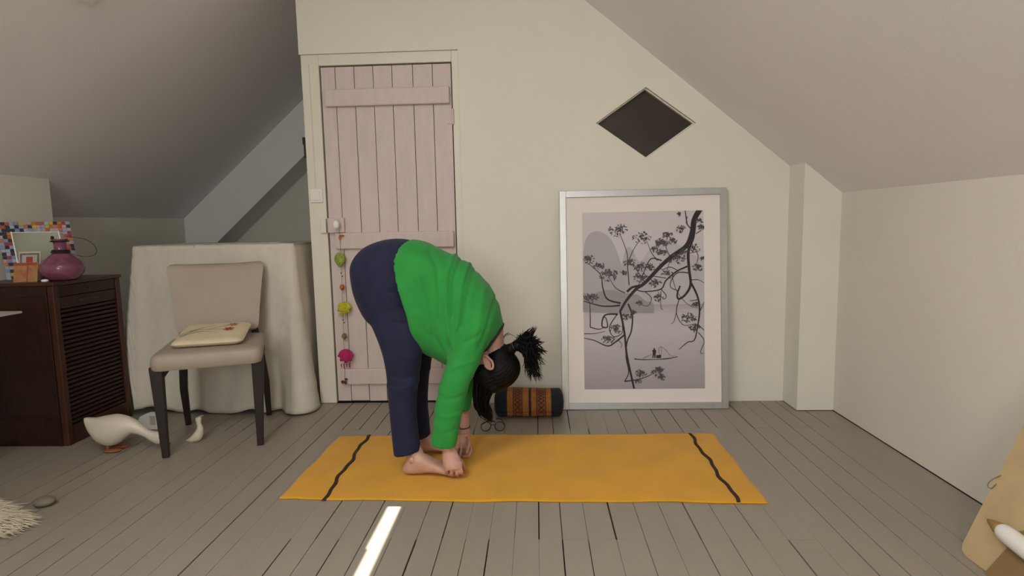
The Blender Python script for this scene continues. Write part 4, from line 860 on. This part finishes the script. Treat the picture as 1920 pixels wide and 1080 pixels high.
# ------------------------------------------------------------------ patterned bolster
m_nvy = mat('blue_black_cotton', (.010, .012, .018), .9, .2, 40, .15, 200); m_org = mat('ochre_brocade', (.30, .115, .022), .8, .25, 60, .2, 220, stretch=(1, 4, 4)); m_brn = mat('brown_brocade', (.20, .062, .018), .8, .25, 60, .2, 220); m_drk = mat('maroon_band', (.020, .008, .008), .8)
pb0, pb1 = PZ(937, 781), PZ(1052, 781); BYc = 3.262
bo = thing('bolster_cushion', 'dark blue bolster cushion with ochre brocade bands on the floor beside the print', 'cushion', ((pb0[0] + pb1[0]) / 2, BYc, 0))
X0, X1 = float(PY(927, 760, BYc)[0]), float(PY(1057, 760, BYc)[0])
def bol(x, a, off=0.0):
    t = (x - X0) / (X1 - X0); e_ = min(t, 1 - t); k_ = min(1.0, (e_ / .085)) if e_ < .085 else 1.0; s_ = (1 - (1 - k_) ** 2.4) ** .5 if k_ < 1 else 1.0; s_ = max(s_, .02)
    rr_ = .078 * (1 - .13 * max(0, math.cos(2 * (a + .35)) * 0) - .06 * math.exp(-((a - math.radians(205)) / .13) ** 2) + .0)
    c_, sn = math.cos(a), math.sin(a); e2 = .72
    y = BYc + (s_ * .090 + off) * np.sign(c_) * abs(c_) ** e2 * (rr_ / .078); z = .0775 + (s_ * .075 + off) * np.sign(sn) * abs(sn) ** e2 * (rr_ / .078)
    z += .004 * math.sin(5 * t + 1) * (sn > 0)
    return (x + .012 * (a > 2.6) * 0, y, max(z, .002))
ang = np.linspace(0, 2 * np.pi, 72, endpoint=False)
def band(name, u0, u1, m, off, par=None, n=6, cap=True):
    xs_ = X0 + (X1 - X0) * np.linspace(u0, u1, n); q = MB(); q.loft([[bol(x, a, off) for a in ang] for x in xs_], cap=cap); return autosmooth(q.build(name, m, par or bo), .8)
band('end_cover', 0, .195, m_nvy, 0, n=22); band('end_cover', .815, 1, m_nvy, 0, n=22)
bands = [(.195, .275, m_org), (.275, .415, m_brn), (.415, .50, m_org), (.50, .535, m_drk), (.535, .605, m_org), (.605, .745, m_brn), (.745, .815, m_org)]
for u0, u1, mm in bands:
    b_ = band('woven_band', u0, u1, mm, .0012)
    if mm is m_brn:
        q = MB(); um = (u0 + u1) / 2; hw_ = (u1 - u0) / 2
        def srib(pts, w_):
            v = []
            for u, a in pts: v += [bol(X0 + (X1 - X0) * (u - w_), a, .0024), bol(X0 + (X1 - X0) * (u + w_), a, .0024)]
            q.add(v, [(2 * i, 2 * i + 1, 2 * i + 3, 2 * i + 2) for i in range(len(pts) - 1)])
        for ph in (0, 1):
            srib([(um + hw_ * .62 * (1 if (k_ + ph) % 2 else -1), math.radians(95) + k_ * math.radians(16)) for k_ in range(12)], .008)
        for s_ in (-.9, .9): srib([(um + hw_ * s_, math.radians(80) + k_ * math.radians(8)) for k_ in range(24)], .004)
        q.build('woven_motif', m_drk, b_, fix=False)
# ------------------------------------------------------------------ spectacles on the floor
gl = thing('eyeglasses', 'round black rimmed eyeglasses lying on the boards behind the yellow mat', 'glasses', PZ(925, 815))
gY = 3.0
m_lens = mat('lens_glass', (1, 1, 1), .02, 0, trans=1.0, ior=1.05)
GC = [PY(911.5, 808.5, gY), PY(937, 805.5, gY)]
for c in GC: c[2] = .026
tl = np.array([0, .45, 1.0]); tl /= np.linalg.norm(tl)
for c, yaw in zip(GC, (.25, -.12)):
    e1 = np.array([math.cos(yaw), math.sin(yaw), 0])
    pts = [c + e1 * .0265 * math.cos(t) + tl * .0235 * math.sin(t) for t in np.linspace(0, 2 * np.pi, 33)]
    q = MB(); q.tube(pts, .0026, 8, False); rm = q.build('rim', m_black, gl, smooth=True)
    q = MB(); nl = np.cross(e1, tl); q.loft([[c + e1 * .025 * math.cos(t) + tl * .022 * math.sin(t) + nl * w_ for t in np.linspace(0, 2 * np.pi, 24, endpoint=False)] for w_ in (-.0006, .0006)]); q.build('lens', m_lens, rm)
q = MB(); q.tube(catmull([GC[0] + np.array([.026, .006, .004]), (GC[0] + GC[1]) / 2 + np.array([0, 0, .010]), GC[1] + np.array([-.026, .002, .004])], 5), .0018, 8); q.build('bridge', m_black, gl, smooth=True)
for a, b in ((GC[0] + np.array([-.024, -.004, .012]), PY(928.5, 791, 3.06)), (GC[1] + np.array([.026, .0, .012]), PY(930.5, 785, 3.09))):
    mid = (a + b) / 2 + np.array([0, .02, .006]); q = MB(); b = np.array(b); q.tube(catmull([a, mid, b], 6), .0034, 8); q.build('temple', m_black, gl, smooth=True)
# ------------------------------------------------------------------ string of felt charms on the door knob
gd = thing('charm_garland', 'string of coloured fabric charms hanging from the porcelain door knob', 'garland', PY(646, 716, YW - .02))
gy = YW - .016
sp_ = [PY(x, y, gy) for x, y in ((636, 431), (638, 460), (640, 500), (642, 560), (644, 620), (646, 680), (646, 712))]
sp_[0] = np.array([k[0], YW - .045, k[2] - .022]) if False else sp_[0]
q = MB(); q.tube(catmull(sp_, 4), .0011, 6); q.build('string', mat('brown_string', (.12, .05, .04), .9), gd)
def charm(px, py, wpx, hpx, col, lob, nm='charm'):
    c = PY(px, py, gy - .006); s_ = gy / F; w_, h_ = wpx * s_ / 2, hpx * s_ / 2; q = MB(); rings = []
    n_ = 36
    for dep, k_ in ((.010, .96), (.0, 1.0), (-.006, .85), (-.011, .55), (-.013, .12)):
        rg = []
        for j in range(n_):
            t = 2 * math.pi * j / n_; sc_ = 1 + (.16 * math.cos(lob * t) if lob > 2 and math.sin(t) < .3 else 0) * k_
            x = w_ * k_ * math.cos(t) * sc_ * (1 if lob else (1 - .35 * max(0, -math.sin(t)))); z = h_ * k_ * math.sin(t) * sc_
            rg.append((c[0] + x, c[1] + dep, c[2] + z))
        rings.append(rg)
    q.loft(rings); return q.build(nm, mat('felt_%d_%d' % (px, py), col, .75, .35, 90, .3, 150), gd, smooth=True)
charm(637, 487, 21, 28, (.25, .33, .06), 0); charm(641, 539, 9, 12, (.42, .12, .04), 0); cy = charm(645, 577, 26, 23, (.48, .42, .02), 7); charm(645, 631, 9, 12, (.16, .17, .04), 0); cm = charm(648, 667, 28, 26, (.42, .015, .10), 8)
for px, py, n_, col in ((641, 587, 3, (.48, .42, .02)), (645, 682, 4, (.42, .015, .10))):
    for j in range(n_):
        a = PY(px - 5 + 5 * j, py, gy - .008); q = MB(); q.tube([a, a + np.array([0, 0, -.016]), a + np.array([.001, 0, -.026])], [.004, .0035, .001], 8); q.build('petal', MATS['felt_645_577'] if py < 600 else MATS['felt_648_667'], cy if py < 600 else cm, smooth=True)
for px, py in ((639.5, 512), (642, 518), (643.5, 600), (645.5, 605), (646, 690)):
    q = MB(); ellip(q, PY(px, py, gy), .004, .004, .004); q.build('bead', mat('brown_bead', (.08, .03, .02), .4), gd, smooth=True)
for px, py, dx, dz in ((641, 442, .016, .004), (637, 446, -.004, -.016), (643, 716, -.012, -.010), (648, 717, .006, -.014), (649, 711, .008, .006)):
    a = PY(px, py, gy - .003); q = MB(); ellip(q, a, abs(dx) * .7 + .004, .003, abs(dz) * .7 + .003); q.build('tag', MATS['felt_641_539'] if py < 500 else MATS['brown_bead'], gd, smooth=True)
# ------------------------------------------------------------------ sheepskin rug and grey pebble
m_wool = mat('ivory_wool', (.60, .53, .40), .95, .15, 12, sheen=.3)
cR = np.array([-2.29, 1.955, 0.0])
rug = thing('sheepskin_rug', 'shaggy ivory sheepskin rug lying on the boards in front of the desk', 'rug', cR)
def outl(a): return (.315 + .03 * math.sin(3 * a) + .02 * math.sin(5 * a + 1), .20 + .02 * math.sin(4 * a + 2))
q = MB(); rings = []
for f_, z in ((1.0, .001), (.97, .016), (.88, .032), (.7, .042), (.4, .048), (.02, .05)):
    rings.append([(cR[0] + outl(a)[0] * f_ * math.cos(a), cR[1] + outl(a)[1] * f_ * math.sin(a), z) for a in np.linspace(0, 2 * np.pi, 48, endpoint=False)])
q.loft(rings).build('hide', m_wool, rug, smooth=True)
q = MB(); V_, F_ = [], []
for k_ in range(5200):
    a = RNG.uniform(0, 2 * np.pi); f_ = math.sqrt(RNG.uniform(.02, 1)); ox, oy = outl(a); b = cR + np.array([ox * f_ * math.cos(a), oy * f_ * math.sin(a), .045 * (1 - f_ ** 4) + .004])
    out = np.array([math.cos(a) * f_ + .35, math.sin(a) * f_ * .6 - .12, 0]) + RNG.normal(0, .22, 3); out[2] = 0; l_ = RNG.uniform(.03, .065); r_ = RNG.uniform(.0009, .0019)
    m1 = b + out * l_ * .5 + np.array([0, 0, .016 * (1 - .4 * f_)]); e_ = b + out * l_ + np.array([0, 0, RNG.uniform(-.004, .012)]); e_[2] = max(e_[2], .003)
    sd = np.cross(out, (0, 0, 1.0)); sd = sd / (np.linalg.norm(sd) + 1e-6) * r_; i0 = len(V_); up3 = np.array([0, 0, r_])
    V_ += [b - sd, b + sd, b + up3 * 1.5, m1 - sd, m1 + sd, m1 + up3 * 1.5, e_]; F_ += [(i0, i0 + 1, i0 + 4, i0 + 3), (i0 + 1, i0 + 2, i0 + 5, i0 + 4), (i0 + 2, i0, i0 + 3, i0 + 5), (i0 + 3, i0 + 4, i0 + 6), (i0 + 4, i0 + 5, i0 + 6), (i0 + 5, i0 + 3, i0 + 6)]
q.add(V_, F_); tag(q.build('wool', m_wool, rug, fix=False), kind='stuff')
gp = PZ(62, 953); q = MB(); ellip(q, gp + np.array([.030, .022, .019]), .042, .034, .0185, None, 28, 16); tag(q.build('pebble', mat('grey_green_stone', (.17, .155, .115), .8, .15, 20, .1, 40), None, smooth=True), 'grey green rounded stone at the edge of the sheepskin rug', 'stone')
# ------------------------------------------------------------------ kraft board leaning on the right wall, cord, white pole
m_kraft = mat('kraft_board', (.50, .37, .20), .85, .08, 10, .08, 120)
c0 = PZ(1800, 1034); c1 = PZ(1872, 1088); ed = c1 - c0; ed /= np.linalg.norm(ed)
dr_ = ray(1919, 803); tw_ = CAM + dr_ * ((c0 - CAM) @ ed) / (dr_ @ ed); lf = tw_ - c0; lf /= np.linalg.norm(lf); Lh = (XR - .004 - c0[0]) / lf[0]; kn = np.cross(ed, lf); kn /= np.linalg.norm(kn); kn = kn if kn[0] < 0 else -kn
kb_ = thing('kraft_board', 'brown kraft cardboard sheet leaning against the right wall', 'cardboard', c0)
# the sheet stands clear of the wall: its plane meets the wall only along its top edge
def K3(u, v, w_): return tuple(c0 + ed * u + lf * v + kn * w_)
q = MB(); Wk, Hk = .62, Lh; pts = [(.03, 0), (Wk, 0), (Wk, Hk), (0, Hk), (0, .03), (.008, .009)]
q.prism(pts, 'z', 0.001, .005); q.v = [K3(*p) for p in q.v]; q.build('board', m_kraft, kb_)
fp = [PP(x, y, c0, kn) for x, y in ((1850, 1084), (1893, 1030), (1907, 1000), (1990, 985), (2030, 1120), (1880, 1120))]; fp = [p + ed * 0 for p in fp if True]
q = MB(); q.loft([[p + kn * .006 for p in fp], [p + kn * .010 for p in fp]]); q.v = [(x, y, max(z, .001)) for x, y, z in q.v]; q.build('flap', mat('shaded_kraft', (.26, .165, .07), .85, .08, 10), kb_)  # second cardboard layer, its shade put into the darker brown
lp_ = [PP(x, y, c0, kn) + kn * .008 for x, y in ((1881, 893), (1868, 899), (1858, 907), (1857, 915), (1864, 917), (1872, 909))]
q = MB(); q.tube(catmull(lp_, 5), .0014, 6); q.build('cord_loop', mat('jute_cord', (.20, .14, .08), .9), kb_, smooth=True)
t0 = PP(1877, 984, c0, kn) + kn * .046
fe = np.array([c0[0] - .075, -.40, .0285]); ax_ = fe - t0; La = np.linalg.norm(ax_); ax_ /= La
po = thing('white_pole', 'white rounded pole with a tan conical tip resting against the kraft board', 'pole', fe)
q = MB(); q.tube([t0 + ax_ * d_ for d_ in (0, .01, .045, .058)], [.003, .008, .019, .019], 20); q.build('pole_tip', mat('tan_tip', (.30, .17, .045), .6), po, smooth=True)
q = MB(); q.tube([t0 + ax_ * d_ for d_ in (.055, .062, .075, .10, La)], [.019, .023, .026, .0275, .0275], 20); q.build('pole_shaft', m_white, po, smooth=True)
